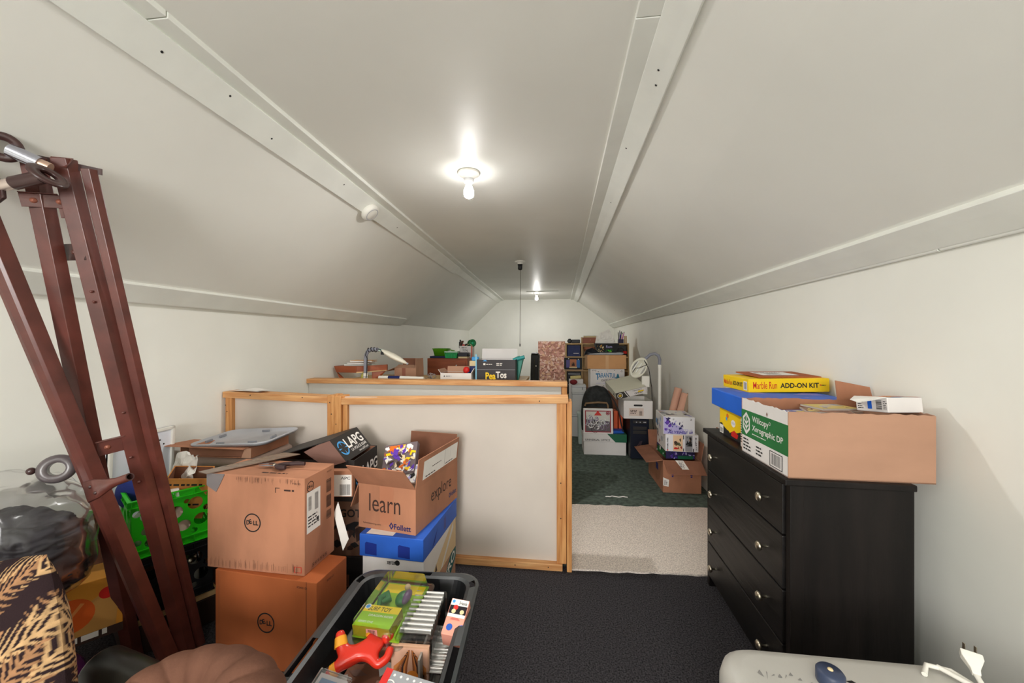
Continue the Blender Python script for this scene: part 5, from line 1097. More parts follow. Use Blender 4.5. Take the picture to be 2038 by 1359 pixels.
    f.text(p, 'HANDY', .19, .05, .1, .014, ink, .01); f.text(p, 'OFFSET', .205, .012, .10, .02, ink, .02); f.poly(p, [(.24, .03), (.31, .032), (.31, .045), (.25, .046)], yellow); f = faces(w_, d_, h_)['L']; f.poly(p, [(.26, .02), (.31, .02), (.28, .05)], ink); p.build('print', t)
    # tall stack under and the stack with the blue lettered carton
    t = thing('stack_carton', 'plain brown carton at the bottom of the far stack', 'box', (.42, 5.16, 0), 0); closed_box(t, .50, .42, .64, kraft_d); MB().box((0, .205, .64), (.5, .215, .641), kraft).build('tape', t)
    w_, d_, h_ = .45, .36, .29
    t = thing('gift_carton', 'white carton with arched blue lettering in the far stack', 'box', (.446, 5.19, .6415), 0)
    closed_box(t, w_, d_, h_, white); p = MB(); f = faces(w_, d_, h_)['F']; ab = M('arch_blue', S(44, 120, 168), .5)
    f.text(p, 'TARANTULA', .075, .155, .30, .065, ab, .02, arch=.018); f.text(p, 'T', .070, .140, .05, .09, ab, .02); f.text(p, 'A', .335, .135, .06, .09, M('arch_teal', S(20, 110, 130), .5), .02)
    f.text(p, 'GIFT SET', .14, .120, .17, .026, inkb, .005); f.text(p, 'HAIRY TREATS & SWEETS', .08, .088, .29, .014, lilac); f.text(p, 'BLAIR', .02, .262, .06, .010, inkb)
    rr = random.Random(12)
    for i in range(26):
        x, z = rr.uniform(.02, .43), rr.choice([rr.uniform(.01, .07), rr.uniform(.24, .27)]) ; f.disc(p, x, z, .004, rr.choice([ink, inkb, pink])); f.rect(p, x - .008, z - .0006, x + .008, z + .0006, inkb)
    p.build('lettering', t)
    w_, d_, h_ = .51, .40, .185
    t = thing('tan_carton', 'tan closed carton above the blue lettered white carton', 'box', (.405, 5.17, .932), 0)
    closed_box(t, w_, d_, h_, kraft_p if False else M('tan_board', S(206, 154, 104), .7, nscale=5, namt=.08)); p = MB(); f = faces(w_, d_, h_)['F']; f.rect(p, .24, .0, .28, h_, M('tan_tape', S(214, 168, 120), .4)); p.build('tape', t)
    t = thing('tray', 'flat black and grey tray lying on the tan carton', 'tray', (.40, 5.14, 1.1175), 0)
    b = MB(); b.loops([rrect(.46, .34, .04, 5, .24, .2, 0), rrect(.50, .40, .05, 5, .24, .2, .03), rrect(.49, .39, .05, 5, .24, .2, .03), rrect(.45, .33, .04, 5, .24, .2, .006)], silver, smooth=True, caps=(True, True)); b.build('tray', t)
    MB().panel([(-.045, .02, -.005), (.04, .0, .02), (.17, -.01, .028), (.07, .03, .10), (-.01, .05, .07)], (0, .02, 0), M('glossy_black', S(24, 26, 34), .15)).build('black_cloth', t, .004)
    t = thing('party_bucket', 'black tapered carton with printed fruit and writing, holding white papers', 'bucket', (.675, 5.34, 1.15))
    p = MB(); b = MB(); b.loops([[(-.125, -.08, 0), (.125, -.08, 0), (.125, .08, 0), (-.125, .08, 0)], [(-.16, -.11, .125), (.16, -.11, .125), (.16, .11, .125), (-.16, .11, .125)]], ink, caps=(True, False)); b.build('body', t)
    f = Fr((-.125, -.08, 0), (1, 0, 0), (0, -.03, .125)); f.shards(p, -.02, .01, .08, .11, [M('fruit_gold', S(206, 150, 60), .5), cream, olive], 14, 5, .16); f.shards(p, .1, .005, .2, .05, [lime, green, M('leaf', S(130, 180, 60), .5)], 12, 8, .3); f.text(p, 'Rum', .11, .065, .08, .035, lilac, .01); f.text(p, 'EAT', .0, .012, .05, .018, cream, .01); p.build('print', t)
    for i, (x, z, w2, h2, e_, lab) in enumerate(((-.09, .11, .13, .14, (70, 8, -10), 'crumpled white paper in the black bucket, left'), (.05, .13, .16, .20, (78, -22, 14), 'tall white paper sheet sticking out of the black bucket'), (.0, .11, .20, .10, (70, 0, 4), 'white paper bunch at the front of the black bucket'))):
        s = thing('loose_paper', lab, 'paper', (.675 + x, 5.33 - .02 * i + (.05 if i == 1 else 0), 1.15 + z), 0, e=tuple(R(q) for q in e_))
        def fn(u, v, k=i): return ((u - .5) * w2, v * h2 - .02, .02 * noise.noise(Vector((u * 5, v * 5, k * 3))))
        MB().grid(fn, 8, 8, whitep, False).build('sheet', s)
    # far shelf unit against right side
    t = thing('shelf_unit', 'pale wooden cubby shelf unit at the far right of room', 'shelf', (.135, 6.40, 0))
    for x in (0, .265, .78, 1.02): MB().box((x, 0, 0), (x + .022, .32, 1.27), wood).build('upright', t)
    for z in (.06, .40, .80, 1.03, 1.252): MB().box((.0, .002, z), (1.042, .318, z + .02), wood).build('shelf_board', t)
    MB().box((0, .315, 0), (1.04, .322, 1.27), wood).build('back_panel', t)
    MB().box((-.03, -.03, .815), (.30, .30, .832), M('split_wood', S(200, 166, 130), .6)).build('ledge', t)
    def on(name, lab, cat, x, y, z, rot=0): return thing(name, lab, cat, (.135 + x, 6.40 + y, z), rot)
    s = on('fabric_bin', 'dark blue fabric bin in top left cubby of shelf unit', 'bin', .035, .01, 1.051)
    MB().box((0, 0, 0), (.215, .28, .185), M('blue_grey_cloth', S(62, 70, 112), .8, nscale=30, namt=.2)).build('bin', s, .005); MB().box((.1, -.004, .045), (.19, .0, .055), whitep).build('handle', s)
    s = on('picture_box', 'black box with orange and blue picture on the shelf unit ledge', 'box', -.015, -.025, .8325)
    closed_box(s, .29, .25, .195, ink); p = MB(); f = faces(.29, .25, .195)['F']; f.rect(p, .03, .03, .09, .16, M('dusk_violet', S(90, 84, 150), .5)); f.rect(p, .09, .03, .20, .17, M('dusk_orange', S(196, 120, 76), .5)); f.rect(p, .2, .03, .255, .16, M('dusk_blue', S(40, 110, 180), .5)); f.disc(p, .145, .09, .032, M('tan_spot', S(150, 96, 60), .5)); f.poly(p, [(.115, .06), (.175, .06), (.15, .12)], inkb); f.rect(p, .08, .022, .21, .045, cream); f.disc(p, .07, .18, .009, whitep); f.disc(p, .23, .168, .009, whitep); p.build('picture', s)
    s = on('drawer_bin', 'black two drawer bin in the lower left cubby of shelf unit', 'bin', .03, -.01, .421)
    MB().box((0, 0, 0), (.235, .30, .375), black).build('case', s, .004)
    for z in (.02, .20): d = MB().box((.01, -.012, z), (.225, .0, z + .16), M('drawer_black', S(20, 24, 34), .25)).build('drawer', s, .004); MB().box((.02, -.02, z + .13), (.215, -.012, z + .142), silver).build('drawer_pull', d)
    s = on('camera', 'black camera and lens on the top left of shelf unit', 'camera', .05, .08, 1.2725, 0)
    MB().box((.05, 0, 0), (.20, .07, .06), black).build('body', s, .01); MB().lathe([(0, 0), (.035, 0), (.035, .07), (.028, .075), (0, .07)], black, 16, (.02, .03, .035), (0, -1, 0)).build('lens', s); MB().box((.0, .0, 0), (.05, .06, .075), black).build('grip', s, .012)
    s = on('wooden_box', 'brown wooden chest with carved front on top of shelf unit', 'box', .285, .04, 1.2725)
    MB().box((0, 0, 0), (.26, .16, .095), redwood).build('body', s, .004); MB().box((-.012, -.008, 0), (.0, .168, .10), wood).build('end_board', s); p = MB(); f = faces(.26, .16, .095)['F']; f.poly(p, [(.125, .055), (.135, .045), (.145, .06), (.135, .053)], wood); p.build('carving', s)
    s = on('paper_pile', 'small pile of cream papers on the brown wooden chest', 'paper', .31, .05, 1.368); MB().box((0, 0, 0), (.23, .13, .022), cream).build('pages', s); MB().box((0, -.001, .022), (.23, .13, .027), M('dark_cover', S(60, 62, 50), .6)).build('cover', s)
    s = on('terracotta_pot', 'terracotta flower pot in the middle cubby of shelf unit', 'pot', .40, .10, 1.051); MB().lathe([(0, 0), (.06, 0), (.085, .12), (.095, .12), (.095, .16), (.085, .16), (.07, .10), (0, .1)], M('terracotta', S(180, 116, 88), .8), 24).build('pot', s)
    s = on('speaker_box', 'black speaker box in right cubby of the shelf unit', 'speaker', .812, .02, 1.0505); MB().box((0, 0, 0), (.19, .24, .18), black).build('case', s, .006); MB().lathe([(0, .0), (.03, .004), (.06, .002), (.064, -.004)], blackm, 20, (.095, 0, .09), (0, -1, 0)).build('cone', s)
    s = on('pen_box', 'wooden pen box on top right corner of shelf unit', 'holder', .885, .10, 1.2725)
    MB().box((0, 0, 0), (.085, .07, .065), M('dark_pen_box', S(40, 34, 70), .5)).build('box', s, .003); MB().box((.1, 0, 0), (.112, .07, .12), wood).build('side', s); MB().box((.128, 0, 0), (.138, .07, .12), wood).build('side', s)
    for i, (x, m, h2, a) in enumerate(((.012, ink, .11, -5), (.028, navy, .135, 0), (.042, ink, .12, 4), (.056, pink, .10, 9), (.070, M('magenta', S(190, 90, 170), .5), .115, 12), (.02, purple, .09, 16))):
        q = thing('pen', ['black pen leaning left in the pen box', 'tall navy pen standing in the pen box', 'black pen upright in the pen box middle', 'pink pen leaning right in the pen box', 'magenta pen at the right of the pen box', 'short purple pen at the front of pen box'][i], 'pen', s.location + Vector((x, .03 - .004 * i, .06)), 0, e=(0, R(a), 0))
        MB().tube([(0, 0, 0), (0, 0, h2)], .007, m, 8).build('barrel', q); MB().tube([(0, 0, h2), (0, 0, h2 + .02)], [.007, .003], ink, 8).build('cap', q)
    s = on('red_jar', 'small red capped jar at the right edge of shelf unit', 'jar', .97, -.03, 1.0); 
    MB().lathe([(0, .05), (.03, .05), (.03, .10), (0, .10)], black, 14).build('jar', s); MB().lathe([(.032, .10), (.032, .14), (0, .142)], red, 14).build('cap', s); MB().box((-.04, -.04, .03), (.05, .04, .05), wood).build('bracket_shelf', s)
    # white storage cubes left of the stack
    for i, (x, y, z, w2, d2, h2, lab) in enumerate(((.20, 5.22, 0, .20, .25, .30, 'white storage box at the floor of the small tower'), (.205, 5.23, .301, .195, .24, .30, 'white storage box in the middle of the small tower'), (.20, 5.22, .602, .19, .2, .10, 'small white lidded box on top of the small tower'))):
        s = thing('storage_box', lab, 'box', (x - .0, y, z)); closed_box(s, w2, d2, h2, M('cool_white', S(214, 216, 216), .5)); MB().box((-.003, -.003, h2 - .03), (w2 + .003, d2 + .003, h2 - .02), grey).build('lid_edge', s)
        MB().box((w2 * .72, -.012, h2 * .4), (w2 * .78, 0, h2 * .75), M('latch_grey', S(150, 152, 150), .5)).build('latch', s)
    s = thing('pale_bin', 'pale green plastic bin on carpet between white boxes and carton', 'bin', (.285, 4.85, 0)); MB().loops([rrect(.09, .14, .015, 4, .03, .07, 0), rrect(.11, .16, .02, 4, .03, .07, .36)], M('pale_green', S(190, 206, 200), .5), caps=(True, True)).build('body', s); MB().loops([rrect(.12, .17, .02, 4, .03, .07, .36), rrect(.12, .17, .02, 4, .03, .07, .39)], M('pale_green', None), caps=(True, True)).build('lid', s)
    s = thing('red_cloth', 'dark red cloth bundle on the white storage tower', 'cloth', (.225, 5.30, .7025)); MB().ball((.0, .0, .035), (.055, .06, .035), M('dark_red_cloth', S(130, 40, 44), .8)).build('cloth', s)
    s = thing('yellow_scroll', 'pale yellow rolled paper above the white storage tower', 'paper', (.22, 5.55, .775)); MB().tube([(-.03, 0, .0), (.12, 0, .012)], .022, M('pale_yellow', S(220, 206, 140), .7), 12).build('roll', s)
    s = thing('support_box', 'hidden white box holding the yellow rolled paper', 'box', (.17, 5.50, .0)); closed_box(s, .2, .12, .752, white)
    # osb sheet and guitar case at the far end
    s = thing('osb_sheet', 'pinkish strand board panel leaning at the far end wall', 'board', (-.44, 8.70, .0), 0, e=(R(-3.5), 0, 0))
    osb = M('strand_board', S(196, 150, 130), .8, nscale=26, namt=.3, bump=.3, bscale=60, stretch=(.6, 1, 1.6), col2=S(150, 96, 82)); MB().box((0, 0, 0), (.62, .018, 1.306), osb).build('sheet', s)
    p = MB(); f = Fr((0, 0, 0), (1, 0, 0), (0, 0, 1)); f.text(p, 'EDGE', .24, .615, .14, .03, inkb, .01); f.text(p, 'TOP', .44, .61, .12, .03, inkb, .01)
    rr = random.Random(30)
    chips = [M('chip_a', S(226, 192, 178), .8), M('chip_b', S(176, 124, 110), .8), M('chip_c', S(212, 170, 140), .8), M('chip_d', S(202, 152, 138), .8)]
    f.shards(p, .005, .3, .615, 1.30, chips, 420, 31, .075); q = p.build('wood_strands', s); q['kind'] = 'stuff'
    s = thing('instrument_case', 'tall narrow black instrument case standing before the end wall', 'case', (-.46, 6.9, 0), 0, e=(0, R(1.5), 0))
    rings = [[(x, y, z) for x, y in ((-.04 * k, -.09 * k), (.10 * k, -.09 * k), (.12 * k, .0), (.10 * k, .09 * k), (-.04 * k, .09 * k))] for z, k in ((0, .9), (.05, 1), (1.05, 1), (1.085, .8), (1.10, .5))]
    MB().loops(rings, M('case_black', S(34, 34, 28), .5), caps=(True, True)).build('shell', s, .008); MB().box((.02, -.095, .4), (.03, -.09, 1.0), olive).build('zip', s); MB().box((.05, -.10, .85), (.065, -.09, .87), nickel).build('clasp', s)
def rrp(a0, b0, a1, b1, r_):
    return [(x, y) for x, y, z in rrect(a1 - a0, b1 - b0, r_, 4, (a0 + a1) / 2, (b0 + b1) / 2)]
right_cluster()
def lamps_right():
    # floor lamp with white ring-shaped head
    t = thing('floor_lamp', 'white pole floor lamp with grey gooseneck and oval head, right wall', 'lamp', (1.115, 4.30, 0))
    MB().lathe([(0, 0), (.12, 0), (.12, .012), (.03, .022), (0, .022)], whiteplastic, 28).build('base', t); MB().tube([(0, 0, .02), (0, 0, 1.03)], .018, whiteplastic, 16).build('pole', t); MB().tube([(0, 0, 1.01), (0, 0, 1.045)], .021, whiteplastic, 16).build('collar', t)
    MB().tube([(0, 0, 1.04), (.002, 0, 1.10), (-.012, 0, 1.145), (-.05, 0, 1.168), (-.10, 0, 1.155), (-.155, 0, 1.105)], .017, M('gooseneck_grey', S(136, 138, 150), .5, bump=.6, bscale=120), 14).build('gooseneck', t)
    h = Vector((-.225, -.01, 1.01)); ax = Vector((-.55, 0, -.83)).normalized(); sd = Vector((.83, 0, -.55)).normalized(); n = Vector((0, -1, 0)); b = MB()
    def oval(k, q, off): return [h + ax * (k * .125 * math.cos(i * math.pi / 16)) + sd * (k * .085 * math.sin(i * math.pi / 16)) * q + n * off for i in range(32)]
    b.loops([oval(.9, 1, -.02), oval(1, 1, 0), oval(.96, 1, .018), oval(.76, 1, .020), oval(.72, 1, .006)], M('lamp_cream', S(222, 220, 204), .45), smooth=True, caps=(True, True)); b.build('head', t)
    for k in (-.04, 0, .04): MB().tube([h + sd * k - ax * .06 + n * .012, h + sd * k + ax * .06 + n * .012], .007, M('tube_white', S(232, 232, 226), .3), 8).build('tube', t)
    for k in (-.055, .06): MB().tube([h + sd * k - ax * .075 + n * .012, h + sd * k + ax * .07 + n * .012], .006, M('tube_grey', S(140, 140, 140), .4), 8).build('reflector_edge', t)
    MB().tube([h + n * .024 - ax * .10, h + n * .03 - ax * .08 + sd * .05, h + n * .03 + sd * .0, h + n * .026 + ax * .02 - sd * .03, h + n * .026 + ax * .08 - sd * .03], .004, ink, 6).build('cable', t)
    MB().tube([h + n * .024 - ax * .10, Vector((-.12, -.03, 1.0)), Vector((-.09, -.03, .8)), Vector((-.08, -.02, .5)), Vector((-.05, 0, .1))], .004, ink, 6).build('cable', t)
    MB().box((-.19, -.02, .80), (-.11, .02, .92), whiteplastic).build('hanging_tag', t, .003); MB().box((-.18, -.005, .72), (-.13, .0, .80), whitep).build('paper_tag', t)
    # cardboard tubes and wood strip
    for i, (x, y, a, ln, lab) in enumerate(((1.165, 4.04, 13, .84, 'pink cardboard tube leaning on right wall, left of the pair'), (1.20, 3.95, 14, .80, 'pink cardboard tube leaning on right wall, right of the pair'))):
        t = thing('cardboard_tube', lab, 'tube', (x - .12, y, .005), 0, e=(0, R(a), 0)); b = MB(); m = M('pink_tube', S(214, 164, 142), .7)
        b.lathe([(.036, 0), (.036, ln), (.031, ln), (.031, ln - .05), (.0, ln - .06)], m, 20); b.build('tube', t); MB().lathe([(.0315, ln - .03), (.0, ln - .032)], M('tube_cap', S(150, 84, 30), .7), 16).build('end_cap', t)
    t = thing('wood_strip', 'thin weathered wood strip leaning on the right wall', 'wood', (1.13, 3.90, .005), 0, e=(0, R(11), R(6))); MB().box((0, 0, 0), (.035, .015, .80), M('grey_wood', S(160, 140, 120), .7)).build('strip', t, .002)
lamps_right()
def kits():
    w_, d_, h_ = .314, .50, .275
    t = thing('open_carton', 'open brown carton of model kits on carpet by the dresser', 'box', (.906, 3.38, .0), .5)
    b, fl = open_box(t, w_, d_, h_, kraft, kraft_d, (('F', .155, 118), ('L', .14, 100), ('R', .15, 10), ('B', .15, 20)))
    p = MB(); f = faces(w_, d_, h_)['F']; f.poly(p, [(-.0, .06), (.045, .05), (.05, .11), (.0, .13)], whitep); f.lines(p, .008, .065, .04, .105, inkb, 4, 2); p.build('label', t)
    p = MB(); db = M('label_blue', S(36, 40, 120), .5)
    for x in (.07, .225): f.rect(p, x, .15, x + .018, .21, db); f.rect(p, x + .002, .135, x + .016, .146, db)
    g = faces(w_, d_, h_)['L']; g.rect(p, .27, .14, .35, .20, db); p.build('print', t)
    fo, ff = fl[0]; p = MB(); F2 = Fr(ff.p(0, 0, 0), ff.u, ff.v); F2.n = -F2.n; F2.o = F2.o + F2.n * .0046; F2.poly(p, [(.10, .0), (.165, .0), (.185, .10), (.13, .10)], whitep); F2.lines(p, .12, .01, .16, .09, inkb, 6, 3); p.build('packing_slip', t)
    def kit(lab, z, h2, x, y, w2, d2, rot, fn, base=white):
        s = thing('model_kit_box', lab, 'box', (x, y, z), rot); closed_box(s, w2, d2, h2, base, bevel=.002); p = MB(); fn(faces(w2, d2, h2), p, w2, d2, h2); p.build('print', s); return s
    def a1(F, p, w2, d2, h2):
        f = F['F']; f.shards(p, .0, .0, w2, h2, [violet, purple, M('deep_violet', S(40, 30, 90), .5), lilac], 30, 5, .2); F['L'].rect(p, .02, .0, d2 - .02, .06, green); F['L'].shards(p, .0, .0, d2, h2, [green, dkgreen, whitep, inkb], 18, 3, .3); f.rect(p, .10, 0, .23, .03, dkgreen)
    kit('dark purple model kit box at the bottom of open carton', .255, .075, .965, 3.50, .245, .28, 2, a1, M('kit_dark', S(44, 38, 84), .5))
    def a2(F, p, w2, d2, h2):
        f = F['F']; f.rect(p, .004, .004, w2 - .004, h2 - .004, M('kit_white', S(226, 226, 232), .5)); f.rect(p, .065, .004, .145, h2 - .006, M('peach_ground', S(230, 196, 160), .5)); f.rect(p, .165, .004, .225, h2 - .006, M('mist_ground', S(150, 150, 156), .5))
        f.shards(p, .072, .05, .13, .12, [olive, M('olive_b', S(90, 96, 70), .5), inkb], 9, 4, .45); f.shards(p, .07, .02, .14, .05, [red, M('brick', S(150, 60, 50), .5)], 6, 2, .6); f.shards(p, .17, .05, .222, .13, [M('skin_tan', S(190, 140, 110), .5), ink, silver, blackm], 9, 8, .4)
        f.text(p, 'FRAME ARMS', .024, .02, .10, .012, ink, .02, rot=90); f.disc(p, .018, .012, .006, red); f.rect(p, .148, .004, .155, .03, ink); f.rect(p, .148, .11, .155, .145, ink); f.rect(p, .228, .004, .236, .03, ink); f.text(p, 'KIT', .262, .02, .05, .010, inkb, rot=90); f.lines(p, .245, .06, .262, .13, inkb, 6, 3); F['L'].shards(p, .02, .01, d2 - .02, h2, [M('brick', None), ink, silver, whitep], 8, 7, .35)
    kit('white model kit box with two pictures, middle of the kit stack', .331, .150, .95, 3.47, .275, .33, -2, a2)
    def a3(F, p, w2, d2, h2):
        f = F['F']; f.rect(p, .003, .003, w2 - .003, h2 - .003, M('kit_white', None)); f.poly(p, [(.003, .003), (.19, .003), (.16, .06), (.06, .11), (.003, .16)], lilac)
        f.shards(p, .01, .03, .07, .15, [violet, purple, M('deep_violet', None)], 16, 3, .35); f.shards(p, .07, .05, .115, .14, [violet, lilac, M('deep_violet', None), silver], 12, 9, .4); f.shards(p, .13, .04, .165, .115, [navy, M('deep_violet', None)], 8, 2, .4)
        f.text(p, 'ALYEHSE III', .035, .008, .21, .024, violet, .02, .2); f.text(p, 'TYPE III', .14, .036, .10, .012, lilac, .01); f.text(p, '2', .222, .125, .014, .016, ink, .01); F['T'].shards(p, .01, .02, w2 - .01, d2 - .02, [silver, lilac, blackm, whitep, pink, M('greyish', S(130, 126, 128), .5)], 40, 4, .16); F['L'].shards(p, .02, .02, d2 - .1, h2 - .02, [skyb, lilac, M('slate', S(100, 116, 140), .5)], 14, 4, .3)
    kit('white model kit box with violet artwork on top of the stack', .482, .155, .932, 3.47, .262, .33, -3, a3)
    t = thing('cardboard_sheet', 'folded brown cardboard flat leaning on the right wall behind dresser', 'cardboard', (1.16, 2.62, .004), 0, e=(0, R(-3), 0)); MB().panel([(.06, .5, 0), (.06, -.02, 0), (.11, 0, .52), (.11, .5, .62)], (.006, 0, 0), kraft_o).build('sheet', t); MB().panel([(.045, .45, 0), (.04, .02, 0), (.075, .03, .13), (.085, .42, .15)], (.005, 0, 0), kraft).build('sheet', t)
    t = thing('frayed_thread', 'frayed white carpet thread on the green carpet edge', 'thread', (.40, 3.22, .003), 0); rr = random.Random(4); MB().tube([(i * .018, rr.uniform(-.008, .008), .003 + rr.uniform(0, .004)) for i in range(11)], .004, whitep, 5).build('thread', t)
kits()

# ------------------------------------------------------------------ beyond the far half wall
def beyond():
    t = thing('work_table', 'plain wooden work table hidden behind the far stair half wall', 'table', (-1.25, 3.62, 0))
    MB().box((-.83, -.5, .895), (.95, .48, .925), wood).build('tabletop', t, .004)
    for x in (-.80, .89):
        for y in (-.46, .41): MB().box((x, y, 0), (x + .05, y + .05, .895), wood).build('leg', t)
    Z = .926
    # wooden book stand
    t = thing('wooden_stand', 'reddish wooden book stand with sloping ends on table by left wall', 'stand', (-2.05, 3.28, Z))
    b = MB(); b.panel([(0.0, 0.02, .085), (.21, 0.0, .085), (.21, 0, .145), (-.025, .02, .145)], (0, .20, 0), redwood); b.build('tray', t, .003)
    b = MB(); b.panel([(.212, 0, .085), (.44, .14, .098), (.44, .14, .155), (.212, 0, .145)], (0, .02, 0), redwood); b.build('front_board', t, .002)
    MB().panel([(.212, .0, .083), (.44, .14, .096), (.44, .14, .104), (.212, .0, .093)], (0, -.006, 0), wood).build('moulding', t)
    MB().panel([(.0, .03, .083), (.10, .03, .0), (.04, .03, .0)], (0, .02, 0), redwood).build('foot', t); MB().panel([(.30, .12, .09), (.42, .16, .10), (.33, .15, 0), (.30, .12, 0)], (0, .02, 0), redwood).build('foot', t); MB().box((.04, .05, 0), (.32, .12, .012), redwood).build('foot_rail', t)
    for i, (x, z, a, m, lab) in enumerate(((.14, .1465, 4, M('book_teal', S(90, 150, 140), .6), 'teal backed book at the bottom of books on wooden stand'), (.17, .163, -4, ink, 'black book in the middle of books on wooden stand'), (.20, .180, 8, M('book_orange', S(214, 150, 70), .6), 'orange book on top of books on wooden stand'))):
        s = thing('book', lab, 'book', (-2.05 + x - .08, 3.33 + .0 * i, Z + z), a); MB().box((0, 0, .002), (.20, .14, .013), whitep).build('pages', s); MB().box((0, 0, 0), (.204, .143, .002), m).build('cover', s); MB().box((0, 0, .013), (.204, .143, .0155), m).build('cover', s)
    # desk lamp
    t = thing('desk_lamp', 'desk lamp with grey gooseneck and long white head, black cable wound', 'lamp', (-1.745, 3.27, Z))
    MB().lathe([(0, 0), (.05, 0), (.05, .01), (.02, .018), (0, .018)], whiteplastic, 20).build('base', t)
    MB().tube([(0, 0, .01), (0, 0, .085)], .021, whiteplastic, 14).build('collar', t); MB().lathe([(.0215, .05), (.0215, .056)], grey, 14).build('ring', t)
    MB().tube([(0, 0, .08), (0, 0, .20), (.005, 0, .25), (.022, 0, .285), (.055, 0, .302), (.10, 0, .302), (.13, 0, .297)], .0165, M('gooseneck_grey', None), 14).build('gooseneck', t)
    MB().tube([(.12, 0, .298), (.165, 0, .290)], .014, M('joint_green', S(190, 214, 206), .3), 12).build('joint', t)
    A = Vector((.15, 0, .298)); B_ = Vector((.395, 0, .175)); dd = (B_ - A).normalized(); up = Vector((0, 1, 0)); nn = dd.cross(up); rings = []
    for k, q in ((0, .15), (.06, .45), (.2, .8), (.45, 1), (.7, .9), (.9, .55), (1, .2)):
        rings.append([A.lerp(B_, k) + up * .05 * q * math.cos(i * math.pi / 8) + nn * .026 * q * math.sin(i * math.pi / 8) for i in range(16)])
    MB().loops(rings, M('lamp_white', S(234, 230, 214), .4), smooth=True, caps=(True, True)).build('head', t); MB().lathe([(0, 0), (.010, 0), (.010, .012), (0, .012)], grey, 10, B_, dd).build('end_cap', t)
    pts = []
    for i in range(60):
        f_ = i / 59; x = .02 + .10 * f_; a = f_ * 6.283 * 3.5; pts.append((x, .022 * math.cos(a), .292 + .010 * math.sin(f_ * 3) + .020 * math.sin(a)))
    MB().tube(pts, .0035, ink, 6).build('cable', t); MB().tube([(.02, -.02, .285), (.012, -.024, .25), (.03, -.022, .22), (.022, -.02, .1), (.012, -.02, .01)], .0038, ink, 6).build('cable', t); MB().tube([(.13, -.02, .305), (.16, -.03, .30), (.175, -.03, .27)], .004, ink, 6).build('cable', t); MB().box((.165, -.04, .255), (.19, -.02, .28), ink).build('plug', t, .003)
    t = thing('yellow_cloth', 'pale yellow green cloth piece between wooden stand and desk lamp', 'cloth', (-1.80, 3.36, Z)); MB().ball((0, 0, .045), (.03, .05, .045), M('yellow_green_cloth', S(196, 196, 100), .8)).build('cloth', t)
    w_, d_, h_ = .24, .2, .095
    t = thing('open_carton', 'small open brown carton behind white strip on far table', 'box', (-1.705, 3.80, Z), -3); open_box(t, w_, d_, h_, kraft_p, kraft_d, (('R', .10, -2), ('L', .10, 112), ('B', .1, -15), ('F', .09, -70))); p = MB(); f = faces(w_, d_, h_)['F']; f.rect(p, .085, .0, .125, h_, M('printed_tape', S(150, 96, 80), .5)); p.build('tape', t)
    t = thing('power_strip', 'long white bar with blue section lying on the far table', 'bar', (-1.60, 3.24, Z + .03), 0); MB().tube([(0, 0, .018), (.09, 0, .018)], .017, whiteplastic, 12).build('body', t); MB().tube([(.09, 0, .018), (.20, 0, .018)], .0172, navy, 12).build('blue_grip', t); MB().tube([(.20, 0, .018), (.42, 0, .016)], [.017, .014], whiteplastic, 12).build('body', t); MB().box((.02, -.02, -.03), (.40, .03, .001), kraft_d).build('packing', t)
    # tall red-brown cabinet farther off
    t = thing('cabinet', 'reddish brown wooden chest with green bins on top', 'cabinet', (-1.775, 5.0, 0)); w_, d_, h_ = .565, .45, 1.07
    MB().box((0, .01, .03), (w_, d_, h_), redwood).build('body', t, .004)
    for z in (.08, .30, .52): d = MB().box((.02, -.004, z), (w_ - .02, .012, z + .2), redwood).build('drawer', t, .003); MB().lathe([(0, .0), (.01, .002), (.01, .014), (0, .016)], nickel, 10, (w_ / 2, -.004, z + .1), (0, -1, 0)).build('knob', d)
    d = MB().box((.02, -.004, .74), (w_ - .02, .012, 1.03), redwood).build('door', t, .003); MB().lathe([(0, 0), (.009, .002), (.009, .012), (0, .014)], whitep, 12, (.415, -.004, .975), (0, -1, 0)).build('knob', d)
    t = thing('bin_cover', 'flat dark blue lid under the glossy green bin', 'lid', (-1.755, 5.05, 1.071)); MB().box((0, 0, 0), (.25, .18, .028), M('dark_blue_plastic', S(24, 36, 70), .35)).build('lid', t, .006)
    t = thing('green_bin', 'glossy green plastic bin on the reddish chest', 'bin', (-1.615, 5.14, 1.100)); gb = M('glossy_green', S(84, 150, 24), .15, spec=.7); MB().loops([rrect(.17, .13, .02, 4, 0, 0, 0), rrect(.215, .17, .03, 4, 0, 0, .09), rrect(.225, .18, .03, 4, 0, 0, .095), rrect(.225, .18, .03, 4, 0, 0, .105), rrect(.20, .155, .03, 4, 0, 0, .10), rrect(.165, .125, .02, 4, 0, 0, .01)], gb, smooth=True, caps=(True, True)).build('bin', t); MB().tube([(.10, 0, .09), (.15, 0, .075), (.19, 0, .07)], .008, gb, 8).build('handle', t)
    t = thing('berry_basket', 'bright green slatted berry basket on the reddish chest', 'basket', (-1.44, 5.06, 1.071)); gr = M('berry_green', S(20, 160, 84), .35)
    for s_ in (0, 1):
        for i in range(8): x = -.07 + .02 * i; MB().panel([(x - .006, 0, 0), (x + .006, 0, 0), (x * 1.2 + .007, 0, .08), (x * 1.2 - .007, 0, .08)], (0, .004, 0), gr).build('slat', t, loc=(0, -.06 + .12 * s_, 0))
